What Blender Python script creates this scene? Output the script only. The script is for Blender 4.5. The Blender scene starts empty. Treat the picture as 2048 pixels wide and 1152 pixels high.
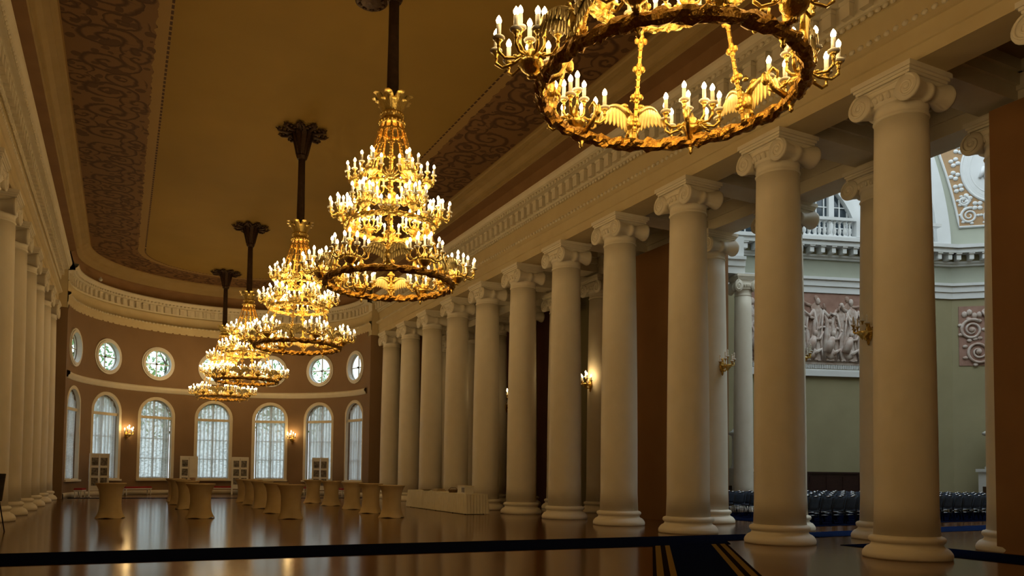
import bpy, bmesh, math, random
from mathutils import Vector, Matrix
from mathutils.geometry import delaunay_2d_cdt
random.seed(7)
PI = math.pi
sc = bpy.context.scene
C = sc.collection

# ------------------------------------------------------------------ camera
F_PX, YAW, PITCH, ROLL, CX, CY, EYE = 1530.66, 0.4469, 0.0455, 0.0116, 975.95, 874.02, 1.6
def _camera():
    c, s = math.cos(YAW), math.sin(YAW); cp, sp = math.cos(PITCH), math.sin(PITCH); cr, sr = math.cos(ROLL), math.sin(ROLL)
    fw = Vector((s*cp, c*cp, sp)); u0 = Vector((-s*sp, -c*sp, cp)); r0 = Vector((c, -s, 0))
    r = r0*cr + u0*sr; u = -r0*sr + u0*cr
    cd = bpy.data.cameras.new('camera'); cam = bpy.data.objects.new('camera', cd); C.objects.link(cam)
    m = Matrix((r, u, -fw)).transposed().to_4x4(); m.translation = (0, 0, EYE)
    cam.matrix_world = m
    cd.sensor_fit = 'HORIZONTAL'; cd.sensor_width = 36; cd.lens = F_PX/2048*36
    cd.shift_x = (1024-CX)/2048; cd.shift_y = (CY-576)/2048; cd.clip_end = 400; cd.clip_start = .1
    sc.camera = cam
_camera()

# ------------------------------------------------------------------ world, exposure
w = bpy.data.worlds.new('sky'); sc.world = w; w.use_nodes = True
nt = w.node_tree; nt.nodes.clear()
bg = nt.nodes.new('ShaderNodeBackground'); bg.inputs['Color'].default_value = (.80, .92, 1.0, 1); bg.inputs['Strength'].default_value = 2.25   # even, overcast sky
out = nt.nodes.new('ShaderNodeOutputWorld')
nt.links.new(bg.outputs[0], out.inputs[0])
vs = sc.view_settings; vs.view_transform = 'Standard'; vs.look = 'None'; vs.gamma = 1.0; vs.use_curve_mapping = False; vs.exposure = 0.0
sc.cycles.use_denoising = True
sc.cycles.sample_clamp_indirect = 3.0
sc.cycles.use_adaptive_sampling = True; sc.cycles.adaptive_threshold = .06; sc.cycles.adaptive_min_samples = 20
sc.cycles.max_bounces = 5; sc.cycles.diffuse_bounces = 2; sc.cycles.glossy_bounces = 2; sc.cycles.transparent_max_bounces = 12
WARM = (1.0, 0.58, 0.155)
CHANDELIER_W = 84.0      # watts of warm light per chandelier
BULB = 46.0
SCONCE_W = 11.0

# ------------------------------------------------------------------ materials
MAT = {}
def mat(name, c1, c2=None, scale=6.0, rough=.6, metal=0., bump=0., spec=.4, detail=3.0, stretch=(1, 1, 1), coat=0., dist=0.):
    m = bpy.data.materials.new(name); m.use_nodes = True; MAT[name] = m
    n = m.node_tree.nodes; l = m.node_tree.links; b = n['Principled BSDF']
    c2 = c2 or tuple(max(0, v*.86) for v in c1)
    tc = n.new('ShaderNodeTexCoord'); mp = n.new('ShaderNodeMapping'); mp.inputs['Scale'].default_value = stretch
    no = n.new('ShaderNodeTexNoise'); no.inputs['Scale'].default_value = scale; no.inputs['Detail'].default_value = detail
    no.inputs['Distortion'].default_value = dist
    rp = n.new('ShaderNodeValToRGB'); rp.color_ramp.elements[0].position = .32; rp.color_ramp.elements[1].position = .68
    rp.color_ramp.elements[0].color = (*c1, 1); rp.color_ramp.elements[1].color = (*c2, 1)
    l.new(tc.outputs['Object'], mp.inputs[0]); l.new(mp.outputs[0], no.inputs['Vector']); l.new(no.outputs['Fac'], rp.inputs[0]); l.new(rp.outputs[0], b.inputs['Base Color'])
    b.inputs['Roughness'].default_value = rough; b.inputs['Metallic'].default_value = metal
    b.inputs['Specular IOR Level'].default_value = spec; b.inputs['Coat Weight'].default_value = coat
    if bump:
        bp = n.new('ShaderNodeBump'); bp.inputs['Strength'].default_value = bump; bp.inputs['Distance'].default_value = .03
        l.new(no.outputs['Fac'], bp.inputs['Height']); l.new(bp.outputs[0], b.inputs['Normal'])
    return m
def emit(name, col, s):
    m = mat(name, col); b = m.node_tree.nodes['Principled BSDF']
    b.inputs['Emission Color'].default_value = (*col, 1); b.inputs['Emission Strength'].default_value = s
    return m
mat('plaster_white', (.85, .78, .65), (.81, .74, .60), 2.0, .55, bump=.03)
mat('stone_trim', (.78, .71, .57), (.74, .66, .51), 2.5, .55, bump=.03)
mat('frieze_cream', (.66, .55, .33), (.62, .50, .29), 1.5, .6)
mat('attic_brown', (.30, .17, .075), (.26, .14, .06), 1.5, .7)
mat('cove_tan', (.40, .28, .12), (.36, .25, .10), 1.5, .7)
mat('apse_pink', (.27, .17, .092), (.245, .152, .08), .8, .75, bump=.02)
mat('aisle_brown', (.33, .16, .055), (.29, .135, .045), .7, .7)
mat('aisle_unlit', (.09, .03, .018), (.07, .022, .014), .7, .8)  # darkness of the unlit space behind the rear columns, put into the colour
mat('aisle_ceiling', (.36, .26, .13), (.33, .23, .11), .7, .7)
mat('ceiling_tan', (.33, .205, .042), (.29, .18, .035), .35, .8)
mat('gold', (1.0, .79, .29), (.86, .58, .15), 30, .30, 1.0, bump=.35)
mat('gold_dark', (.62, .38, .09), (.34, .18, .035), 34, .34, 1.0, bump=.5)
mat('brass_pale', (.86, .72, .36), (.76, .60, .26), 14, .42, .8, bump=.1)
mat('bronze', (.085, .045, .022), (.045, .022, .012), 20, .5, .5, bump=.2)
mat('rod_cloth', (.075, .040, .022), (.05, .027, .015), 8, .7, bump=.1)
mat('wax', (.92, .88, .80), (.9, .86, .78), 5, .4)
mat('milk_glass', (.95, .93, .88), (.9, .88, .82), 8, .15)
emit('bulb', (1.0, .70, .32), BULB)
mat('fabric_beige', (.66, .52, .30), (.60, .46, .25), 3.0, .85, bump=.05)
mat('linen', (.86, .80, .64), (.80, .74, .57), 4.0, .9, bump=.05)
mat('navy_carpet', (.006, .009, .026), (.004, .006, .018), 60, 1.0, bump=.3, spec=0)
mat('carpet_gold', (.22, .135, .035), (.17, .10, .025), 60, 1.0, bump=.3, spec=0)
mat('carpet_black', (.010, .006, .006), (.016, .009, .008), 60, 1.0, spec=0)
mat('blue_carpet', (.010, .020, .062), (.007, .014, .045), 50, 1.0, bump=.2, spec=0)
mat('red_plush', (.34, .018, .02), (.25, .012, .016), 25, .9, bump=.1)
mat('white_paint', (.82, .80, .76), (.78, .76, .71), 3, .4)
mat('board_white', (.78, .76, .70), (.74, .71, .65), 2, .6)
mat('photo_dark', (.035, .03, .03), (.28, .25, .22), 9, .4, detail=5)
mat('photo_sepia', (.20, .11, .06), (.42, .30, .20), 7, .4, detail=5)
mat('black_metal', (.02, .02, .022), (.03, .03, .03), 8, .4, .3)
mat('navy_seat', (.062, .085, .135), (.05, .07, .115), 12, .8, bump=.05)
mat('chrome', (.72, .74, .78), (.66, .68, .72), 5, .18, 1.0)
mat('dark_wood', (.040, .014, .010), (.025, .009, .007), 3, .45, stretch=(1, 1, 6))
mat('rot_olive', (.37, .325, .185), (.335, .295, .165), .8, .7)
mat('rot_green', (.50, .52, .42), (.46, .48, .385), .8, .7)
mat('rot_white', (.82, .83, .82), (.78, .79, .77), 1.5, .55)
mat('relief_ground', (.42, .25, .19), (.34, .19, .14), 3, .8, bump=.1)
mat('relief_pale', (.72, .64, .58), (.50, .36, .29), 3.5, .75, bump=.15)
mat('relief_mid', (.52, .38, .31), (.36, .23, .17), 4, .8, bump=.15)
mat('relief_orange', (.52, .33, .17), (.46, .28, .14), 2, .8)
mat('dark_pane', (.05, .07, .085), (.035, .05, .065), 1.5, .08, spec=.6)
mat('lawn', (.10, .19, .06), (.07, .14, .04), 4, .95)
mat('bark', (.10, .07, .045), (.06, .04, .03), 10, .9, bump=.4)
def leaf_mat():
    m = mat('leaves', (.30, .46, .20), (.18, .34, .12), 2.5, .8); n = m.node_tree.nodes; l = m.node_tree.links
    tr = n.new('ShaderNodeBsdfTranslucent'); mx = n.new('ShaderNodeMixShader'); mx.inputs[0].default_value = .5
    rp = [x for x in n if x.type == 'VALTORGB'][0]; l.new(rp.outputs[0], tr.inputs[0])
    l.new(n['Principled BSDF'].outputs[0], mx.inputs[1]); l.new(tr.outputs[0], mx.inputs[2]); l.new(mx.outputs[0], n['Material Output'].inputs[0])
leaf_mat()
mat('sign_dark', (.05, .045, .04), (.08, .07, .06), 6, .5)
mat('cardboard', (.46, .37, .24), (.40, .31, .19), 5, .8)
mat('wicker', (.25, .15, .07), (.16, .09, .04), 26, .8, bump=.4)

def floor_mat():
    m = mat('parquet', (.19, .085, .026), (.135, .056, .016), 1.2, .2, stretch=(.5, 3.0, 1), detail=6, spec=.25)
    n = m.node_tree.nodes; l = m.node_tree.links; b = n['Principled BSDF']
    br = n.new('ShaderNodeTexBrick'); br.inputs['Scale'].default_value = 1.0; br.inputs['Brick Width'].default_value = .55; br.inputs['Row Height'].default_value = .09
    br.inputs['Mortar Size'].default_value = .0025; br.inputs['Color1'].default_value = (1, 1, 1, 1); br.inputs['Color2'].default_value = (.74, .72, .70, 1); br.inputs['Mortar'].default_value = (.45, .4, .35, 1)
    tc = n.new('ShaderNodeTexCoord'); mp = n.new('ShaderNodeMapping'); mp.inputs['Rotation'].default_value = (0, 0, PI/4)
    l.new(tc.outputs['Object'], mp.inputs[0]); l.new(mp.outputs[0], br.inputs['Vector'])
    rp = [x for x in n if x.type == 'VALTORGB'][0]
    mx = n.new('ShaderNodeMix'); mx.data_type = 'RGBA'; mx.blend_type = 'MULTIPLY'; mx.inputs[0].default_value = 1
    l.new(rp.outputs[0], mx.inputs[6]); l.new(br.outputs['Color'], mx.inputs[7]); l.new(mx.outputs[2], b.inputs['Base Color'])
    no = n.new('ShaderNodeTexNoise'); no.inputs['Scale'].default_value = 1.6; no.inputs['Detail'].default_value = 2
    l.new(tc.outputs['Object'], no.inputs['Vector'])
    bp = n.new('ShaderNodeBump'); bp.inputs['Strength'].default_value = .05; bp.inputs['Distance'].default_value = .02
    l.new(no.outputs['Fac'], bp.inputs['Height']); l.new(bp.outputs[0], b.inputs['Normal'])
    b.inputs['Roughness'].default_value = .14
floor_mat()

def glass_mat():
    m = bpy.data.materials.new('window_glass'); m.use_nodes = True; MAT['window_glass'] = m
    n = m.node_tree.nodes; l = m.node_tree.links; n.clear()
    o = n.new('ShaderNodeOutputMaterial'); t = n.new('ShaderNodeBsdfTransparent'); g = n.new('ShaderNodeBsdfGlossy'); g.inputs['Roughness'].default_value = .03
    t.inputs[0].default_value = (.93, .97, .96, 1)
    mx = n.new('ShaderNodeMixShader'); mx.inputs[0].default_value = .06
    l.new(t.outputs[0], mx.inputs[1]); l.new(g.outputs[0], mx.inputs[2]); l.new(mx.outputs[0], o.inputs[0])
glass_mat()
def lace_mat():
    m = bpy.data.materials.new('lace'); m.use_nodes = True; MAT['lace'] = m
    n = m.node_tree.nodes; l = m.node_tree.links; n.clear()
    o = n.new('ShaderNodeOutputMaterial'); t = n.new('ShaderNodeBsdfTransparent'); d = n.new('ShaderNodeBsdfDiffuse'); tr = n.new('ShaderNodeBsdfTranslucent')
    d.inputs[0].default_value = (.78, .76, .72, 1); tr.inputs[0].default_value = (.56, .56, .575, 1)
    mx1 = n.new('ShaderNodeMixShader'); mx1.inputs[0].default_value = .55; mx2 = n.new('ShaderNodeMixShader')
    tc = n.new('ShaderNodeTexCoord'); mp = n.new('ShaderNodeMapping'); mp.inputs['Scale'].default_value = (3.2, 3.2, 7.5)
    v = n.new('ShaderNodeTexVoronoi'); v.inputs['Scale'].default_value = 1.6
    rp = n.new('ShaderNodeValToRGB'); rp.color_ramp.elements[0].position = .22; rp.color_ramp.elements[0].color = (.08, .08, .08, 1); rp.color_ramp.elements[1].position = .55; rp.color_ramp.elements[1].color = (.33, .33, .33, 1)
    l.new(tc.outputs['Object'], mp.inputs[0]); l.new(mp.outputs[0], v.inputs['Vector']); l.new(v.outputs['Distance'], rp.inputs[0])
    l.new(d.outputs[0], mx1.inputs[1]); l.new(tr.outputs[0], mx1.inputs[2])
    sp = n.new('ShaderNodeSeparateXYZ'); l.new(tc.outputs['Object'], sp.inputs[0])
    w1 = n.new('ShaderNodeMath'); w1.operation = 'MULTIPLY'; w1.inputs[1].default_value = 26.4; l.new(sp.outputs[0], w1.inputs[0])
    w2 = n.new('ShaderNodeMath'); w2.operation = 'SINE'; l.new(w1.outputs[0], w2.inputs[0])
    w3 = n.new('ShaderNodeMath'); w3.operation = 'MULTIPLY_ADD'; w3.inputs[1].default_value = .42; w3.inputs[2].default_value = .58; l.new(w2.outputs[0], w3.inputs[0])
    w4 = n.new('ShaderNodeMath'); w4.operation = 'MULTIPLY'; l.new(rp.outputs[0], w4.inputs[0]); l.new(w3.outputs[0], w4.inputs[1])
    l.new(w4.outputs[0], mx2.inputs[0]); l.new(mx1.outputs[0], mx2.inputs[1]); l.new(t.outputs[0], mx2.inputs[2]); l.new(mx2.outputs[0], o.inputs[0])
lace_mat()

def ornament_mat():
    """painted grisaille scrollwork on the ceiling border (flat paint); uv: metres along, 0..1 across"""
    m = mat('ceiling_scrolls', (.30, .185, .075), None, 3, .75)
    nt = m.node_tree; n = nt.nodes; l = nt.links; b = n['Principled BSDF']
    def mt(op, a, b_=None, c=None):
        x = n.new('ShaderNodeMath'); x.operation = op
        for i, v in enumerate((a, b_, c)):
            if v is None: continue
            if isinstance(v, (int, float)): x.inputs[i].default_value = v
            else: l.new(v, x.inputs[i])
        return x.outputs[0]
    uv = n.new('ShaderNodeUVMap'); uv.uv_map = 'UVMap'
    no = n.new('ShaderNodeTexNoise'); no.inputs['Scale'].default_value = 2.2; no.inputs['Detail'].default_value = 3
    sx = n.new('ShaderNodeSeparateXYZ'); l.new(uv.outputs[0], sx.inputs[0])
    cmb = n.new('ShaderNodeCombineXYZ'); l.new(sx.outputs[0], cmb.inputs[0]); l.new(mt('MULTIPLY', sx.outputs[1], 2.6), cmb.inputs[1]); l.new(cmb.outputs[0], no.inputs['Vector'])
    nz = mt('SUBTRACT', no.outputs['Fac'], .5)
    u = mt('ADD', sx.outputs[0], mt('MULTIPLY', nz, .35)); v = sx.outputs[1]
    L = 3.3
    p = mt('MULTIPLY', mt('SUBTRACT', mt('FRACT', mt('DIVIDE', u, L)), .5), L)
    q = mt('MULTIPLY', mt('SUBTRACT', v, .46), 2.5)
    def scroll(cp, cq, R, k, turn, ax=1.0):
        dx = mt('SUBTRACT', mt('ABSOLUTE', p), cp); dy = mt('SUBTRACT', mt('ADD', q, mt('MULTIPLY', nz, .2)), cq)
        r = mt('SQRT', mt('ADD', mt('MULTIPLY', mt('MULTIPLY', dx, dx), ax), mt('MULTIPLY', dy, dy)))
        th = mt('ARCTAN2', dy, dx)
        w_ = mt('SINE', mt('ADD', mt('MULTIPLY', r, k), mt('MULTIPLY', th, turn)))
        return mt('MULTIPLY', mt('LESS_THAN', r, R), mt('SMOOTH_MAX', w_, 0.0, .3))
    s = mt('MAXIMUM', scroll(.95, -.12, .85, 15, 1, 1.7), scroll(.0, .35, .55, 20, 2, 1.2))
    s = mt('MAXIMUM', s, scroll(.35, -.85, .42, 24, -1))
    s = mt('MAXIMUM', s, scroll(1.45, .62, .45, 22, 1))
    v2 = n.new('ShaderNodeTexVoronoi'); v2.inputs['Scale'].default_value = 2.6; l.new(cmb.outputs[0], v2.inputs['Vector'])
    leaf = mt('LESS_THAN', mt('ADD', v2.outputs['Distance'], mt('MULTIPLY', nz, .9)), .34)
    s = mt('MAXIMUM', s, mt('MULTIPLY', leaf, .75))
    inside = mt('MULTIPLY', mt('LESS_THAN', mt('ADD', v, mt('MULTIPLY', nz, .12)), .86), mt('GREATER_THAN', v, .02))
    rail = mt('GREATER_THAN', v, .975)
    s = mt('MAXIMUM', mt('MULTIPLY', s, inside), mt('MULTIPLY', rail, mt('GREATER_THAN', mt('SINE', mt('MULTIPLY', sx.outputs[0], 24)), -.6)))
    mx = n.new('ShaderNodeMix'); mx.data_type = 'RGBA'; l.new(s, mx.inputs[0])
    base = n.new('ShaderNodeMix'); base.data_type = 'RGBA'; l.new(inside, base.inputs[0]); base.inputs[6].default_value = (.33, .205, .07, 1); base.inputs[7].default_value = (.20, .105, .04, 1)
    l.new(base.outputs[2], mx.inputs[6]); mx.inputs[7].default_value = (.07, .028, .012, 1)
    l.new(mx.outputs[2], b.inputs['Base Color'])
ornament_mat()

# ------------------------------------------------------------------ mesh helpers
class MB:
    def __init__(s): s.v = []; s.f = []; s.m = []; s.cur = 0; s.sm = []; s.smooth = True; s.uv = None
    def add(s, vs, fs, M=None, smooth=None):
        o = len(s.v)
        s.v += [(M @ Vector(p)) if M is not None else Vector(p) for p in vs]
        for f in fs: s.f.append([i+o for i in f]); s.m.append(s.cur); s.sm.append(s.smooth if smooth is None else smooth)
        return s
    def box(s, x0, x1, y0, y1, z0, z1, M=None):
        vs = [(x, y, z) for x in (x0, x1) for y in (y0, y1) for z in (z0, z1)]
        return s.add(vs, [(0, 1, 3, 2), (4, 6, 7, 5), (0, 4, 5, 1), (2, 3, 7, 6), (0, 2, 6, 4), (1, 5, 7, 3)], M, False)
    def lathe(s, prof, seg=16, M=None, a0=0, a1=2*PI, smooth=True, ry=1.0):
        full = abs(a1-a0-2*PI) < 1e-6; na = seg if full else seg+1; vs = []
        for r, z in prof:
            for i in range(na):
                a = a0+(a1-a0)*i/seg; vs.append((r*math.cos(a), r*math.sin(a)*ry, z))
        fs = []
        for j in range(len(prof)-1):
            for i in range(seg):
                k = (i+1) % na if full else i+1
                fs.append((j*na+i, j*na+k, (j+1)*na+k, (j+1)*na+i))
        if full and prof[0][0] > 1e-6: fs.append(tuple(reversed(range(na))))
        if full and prof[-1][0] > 1e-6: fs.append(tuple(range((len(prof)-1)*na, len(prof)*na)))
        return s.add(vs, fs, M, smooth)
    def ell(s, c, r, seg=8, rings=5, M=None):
        prof = [(math.sin(PI*j/rings), -math.cos(PI*j/rings)) for j in range(rings+1)]
        T = Matrix.Translation(c) @ Matrix.Diagonal((*r, 1)); prof[0] = (1e-7, -1); prof[-1] = (1e-7, 1)
        return s.lathe(prof, seg, (M @ T) if M is not None else T)
    def tube(s, path, r, seg=6, M=None, cap=True, closed=False):
        P = [Vector(p) for p in path]; n = len(P); R = r if isinstance(r, (list, tuple)) else [r]*n
        vs = []; prev = None
        for i in range(n):
            t = (P[(i+1) % n]-P[i-1]) if closed else (P[min(i+1, n-1)]-P[max(i-1, 0)])
            t.normalize()
            if prev is None:
                up = Vector((0, 0, 1)) if abs(t.z) < .9 else Vector((1, 0, 0)); a = t.cross(up).normalized()
            else:
                a = prev-t*prev.dot(t); a.normalize()
            b = t.cross(a); prev = a
            for k in range(seg):
                th = 2*PI*k/seg; vs.append(P[i]+(a*math.cos(th)+b*math.sin(th))*R[i])
        fs = []
        for i in range(n if closed else n-1):
            j = (i+1) % n
            for k in range(seg): fs.append((i*seg+k, i*seg+(k+1) % seg, j*seg+(k+1) % seg, j*seg+k))
        if cap and not closed: fs += [tuple(reversed(range(seg))), tuple(range((n-1)*seg, n*seg))]
        return s.add(vs, fs, M)
    def prism(s, poly, t, M=None):
        """poly in local xy, extruded from z=0 to z=t"""
        n = len(poly); vs = [(x, y, 0) for x, y in poly]+[(x, y, t) for x, y in poly]
        fs = [tuple(reversed(range(n))), tuple(range(n, 2*n))]+[(i, (i+1) % n, n+(i+1) % n, n+i) for i in range(n)]
        return s.add(vs, fs, M, False)
    def mesh(s, name, mats):
        me = bpy.data.meshes.new(name); me.from_pydata([tuple(p) for p in s.v], [], s.f)
        for k in (mats if isinstance(mats, (list, tuple)) else [mats]): me.materials.append(MAT[k])
        me.polygons.foreach_set('material_index', s.m); me.polygons.foreach_set('use_smooth', s.sm)
        if s.uv:
            ul = me.uv_layers.new(name='UVMap')
            for lp in me.loops: ul.data[lp.index].uv = s.uv[lp.vertex_index]
        bm = bmesh.new(); bm.from_mesh(me); bmesh.ops.recalc_face_normals(bm, faces=bm.faces); bm.to_mesh(me); bm.free()
        me.update(); return me
    def build(s, name, mats, parent=None, loc=None, M=None): return obj(name, s.mesh(name, mats), parent, loc, M)
def obj(name, me, parent=None, loc=None, M=None):
    o = bpy.data.objects.new(name, me); C.objects.link(o)
    if parent is not None: o.parent = parent
    if M is not None: o.matrix_local = M
    elif loc is not None: o.location = loc
    return o
def empty(name, loc=(0, 0, 0), rz=0):
    o = bpy.data.objects.new(name, None); C.objects.link(o); o.location = loc; o.rotation_euler = (0, 0, rz); o.empty_display_size = .2
    return o
def tag(o, label, cat, group=None):
    o['label'] = label; o['category'] = cat
    if group: o['group'] = group
    return o
def struct(o): o['kind'] = 'structure'; return o
KIDS = {}
def copy_tree(o, parent=None):
    c = o.copy(); C.objects.link(c); c.parent = parent
    if parent is not None: c.matrix_parent_inverse = o.matrix_parent_inverse.copy()
    for ch in list(o.children): copy_tree(ch, c)
    return c
def T(x, y, z): return Matrix.Translation((x, y, z))
def RZ(a): return Matrix.Rotation(a, 4, 'Z')
def RX(a): return Matrix.Rotation(a, 4, 'X')
def RY(a): return Matrix.Rotation(a, 4, 'Y')
ORD = ['', 'first', 'second', 'third', 'fourth', 'fifth', 'sixth', 'seventh', 'eighth', 'ninth', 'tenth', 'eleventh', 'twelfth', 'thirteenth']

# ------------------------------------------------------------------ the hall's main measures (metres)
XC = 5.28; XR = 14.10; XL = -3.53; STEP = 3.244; YA = 10.155; XR2 = 17.78
HCAP = 9.65; ZC = 13.2; RX_, RY_, YC = 7.90, 7.17, 44.38; DPHI = .4452
Y0 = -12.0; Y1 = 43.75

# ================================================================== structure
def slab(name, m, x0, x1, y0, y1, z0, z1, lab=None):
    b = MB(); b.box(x0, x1, y0, y1, z0, z1); return struct(b.build(name, m))
slab('floor', 'parquet', -8, 44, Y0, 53, -.2, 0)
slab('ground', 'lawn', -60, 80, -40, 130, -1.0, -.6)
slab('ceiling', 'ceiling_tan', -4.5, 15.1, Y0, 52.5, ZC, ZC+.3)
slab('wall_back', 'apse_pink', -8, 20, Y0-.3, Y0, 0, ZC)
slab('wall_left', 'apse_pink', -8, -7.3, Y0, 44.5, 0, ZC)
slab('ceiling_aisle_left', 'aisle_ceiling', -7.3, -4.0, Y0, Y1, 10.6, 10.8)
slab('ceiling_aisle_right', 'aisle_ceiling', 14.5, 18.6, Y0, Y1+.6, 10.6, 10.8)
# piers of the right-hand side; between them lies the opening to the rotunda
slab('wall_right', 'aisle_brown', 17.0, 18.6, Y0, 10.15, 0, HCAP)
slab('wall_right', 'aisle_brown', 17.0, 18.6, 19.89, 24.5, 0, HCAP)
slab('wall_right', 'aisle_unlit', 19.5, 19.9, 24.5, 44.4, 0, 10.6)
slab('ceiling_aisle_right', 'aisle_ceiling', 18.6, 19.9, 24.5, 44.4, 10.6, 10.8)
slab('wall_right', 'aisle_unlit', 18.6, 19.5, 24.3, 24.5, 0, 10.6)
slab('wall_end', 'apse_pink', XC+RX_, 14.85, Y1, 44.5, 0, HCAP)
slab('wall_end', 'apse_pink', -4.3, XC-RX_, Y1, 44.5, 0, HCAP)
slab('wall_end', 'frieze_cream', XC+7.95, 15.0, Y1, 44.5, HCAP, ZC)
slab('wall_end', 'frieze_cream', -4.45, XC-7.95, Y1, 44.5, HCAP, ZC)
slab('wall_end', 'aisle_brown', 14.85, 20, 44.0, 44.5, 0, 10.8)
slab('wall_end', 'aisle_brown', -8, -4.3, 44.0, 44.5, 0, 10.8)

# beams over the second row of columns and across the aisles
b = MB()
for d0, d1, z0, z1 in ((17.34, 18.22, HCAP, 10.0), (17.28, 18.28, 10.0, 10.35), (17.2, 18.6, 10.35, 10.62)): b.box(d0, d1, Y0, 44, z0, z1)
beam2 = struct(b.build('trim_aisle_beam', 'stone_trim'))
cb = MB()
cb.box(14.5, 17.4, -.42, .42, 9.78, 10.1); cb.box(14.5, 17.4, -.5, .5, 10.1, 10.35); cb.box(14.5, 17.4, -.58, .58, 10.35, 10.62)
cbm = cb.mesh('cross_beam', 'stone_trim')
for i in range(-3, 11): obj('cross_beam', cbm, beam2, (0, YA+i*STEP, 0))
cb = MB(); cb.box(-7.3, -4.0, -.42, .42, 9.78, 10.1); cb.box(-7.3, -4.0, -.5, .5, 10.1, 10.62)
cbl = cb.mesh('cross_beam', 'stone_trim')

# ------------------------------------------------------------------ entablature (swept profile)
PROF = [(9.27, 10.62), (9.27, 9.65), (8.37, 9.65), (8.37, 9.93), (8.33, 9.95), (8.33, 10.28), (8.29, 10.30), (8.21, 10.36), (8.21, 10.46), (8.37, 10.49),
        (8.37, 11.0), (8.31, 11.03), (8.29, 11.08), (8.29, 11.10)]
PROF2 = [(8.29, 11.10), (8.24, 11.12), (8.24, 11.54), (8.05, 11.58), (7.94, 11.58), (7.94, 11.70), (7.86, 11.74), (7.80, 11.84), (7.78, 11.91), (8.02, 11.95)]
PROF3 = [(8.02, 11.95), (8.02, 12.52), (7.62, 12.58)]
PROF4 = [(7.62, 12.58), (7.58, 12.60), (7.58, 12.70), (7.50, 12.72), (7.48, 12.80), (7.36, 12.92), (7.20, 12.98), (7.20, 13.04), (7.08, 13.07), (7.05, 13.12), (7.05, 13.2)]
def straight(sgn):
    return [lambda d, y=y: (XC+sgn*d, y) for y in (Y0, Y1)]
def shift(z): return -.43 if z < 11.05 else (-.30 if z < 12 else (-.15 if z < 12.56 else 0.))
def apse_path(n=56, a=PI/2):
    P = [lambda d: (XC-d, Y1-.02)]
    for i in range(n+1):
        ph = -a+2*a*i/n
        P.append(lambda d, ph=ph: (XC+d*math.sin(ph), YC+(d-RX_+RY_)*math.cos(ph)))
    P.append(lambda d: (XC+d, Y1-.02))
    return P
def sweep(prof, path, ap=False, caps=False):
    b = MB(); b.smooth = False; n = len(prof); vs = []
    for p in path:
        for d, z in prof:
            x, y = p(d+(shift(z) if ap else 0)); vs.append((x, y, z))
    fs = [(i*n+j, i*n+j+1, (i+1)*n+j+1, (i+1)*n+j) for i in range(len(path)-1) for j in range(n-1)]
    if caps: fs += [tuple(range(n)), tuple(range((len(path)-1)*n, len(path)*n))]
    b.add(vs, fs, None, len(path) > 2); return b
dent = MB(); dent.box(-.075, .075, -.115, .115, 11.17, 11.50); dent.box(-.095, .075, -.135, .135, 11.46, 11.54)
dentm = dent.mesh('dentil', 'stone_trim')
def leafrow(pts, m='stone_trim'):
    b = MB(); b.smooth = True
    for x, y, z, a in pts:
        b.ell((0, 0, 0), (.045, .075, .06), 6, 4, T(x, y, z) @ RZ(a))
    return b
for name, sgn, lo in (('trim_right_entablature', 1, -2.0), ('trim_left_entablature', -1, 5.0)):
    root = struct(sweep(PROF, straight(sgn)).build(name, 'frieze_cream'))
    sweep(PROF2, straight(sgn)).build('cornice', 'stone_trim', root)
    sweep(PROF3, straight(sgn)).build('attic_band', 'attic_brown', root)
    sweep(PROF4, straight(sgn)).build('cove_moulding', 'cove_tan', root)
    y = lo; k = 0
    while y < Y1-.2:
        obj('dentil', dentm, root, M=T(XC+sgn*8.17, y, 0) @ (Matrix() if sgn > 0 else RZ(PI))); y += .46
    pts = []; y = lo
    while y < Y1-.1:
        pts.append((XC+sgn*8.21, y, 10.41, 0)); y += .2
    y = lo
    while y < Y1-.1:
        pts.append((XC+sgn*8.28, y, 11.05, 0)); y += .17
    y = lo
    while y < Y1-.1:
        pts.append((XC+sgn*7.92, y, 11.64, 0)); y += .2
    lb = leafrow(pts).build('leaf_moulding', 'stone_trim', root); lb['kind'] = 'stuff'
    for i in range(-3, 11):
        if sgn < 0: obj('cross_beam', cbl, root, (0, YA+i*STEP, 0))
ap = apse_path()
root = struct(sweep(PROF[1:], ap, True).build('trim_apse_entablature', 'frieze_cream'))
sweep(PROF2, ap, True).build('cornice', 'stone_trim', root)
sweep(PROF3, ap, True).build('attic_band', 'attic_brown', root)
sweep(PROF4, ap, True).build('cove_moulding', 'cove_tan', root)
struct(sweep([(8.9, 9.6), (8.9, 13.4)], ap).build('apse_sky_blocker', 'apse_pink'))  # unseen outer shell, added to block sky leaking through the entablature ends
pts = []
for i in range(104):
    ph = -PI/2+PI*(i+.5)/104
    for dd, z in ((7.78, 10.41), (7.62, 11.64)): pts.append((XC+dd*math.sin(ph), YC+(dd-RX_+RY_)*math.cos(ph), z, PI/2-ph))
for i in range(52):
    ph = -PI/2+PI*(i+.5)/52
    obj('dentil', dentm, root, M=T(XC+7.87*math.sin(ph), YC+(7.87-RX_+RY_)*math.cos(ph), 0) @ RZ(PI/2-ph))
lb = leafrow(pts).build('leaf_moulding', 'stone_trim', root); lb['kind'] = 'stuff'

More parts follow.
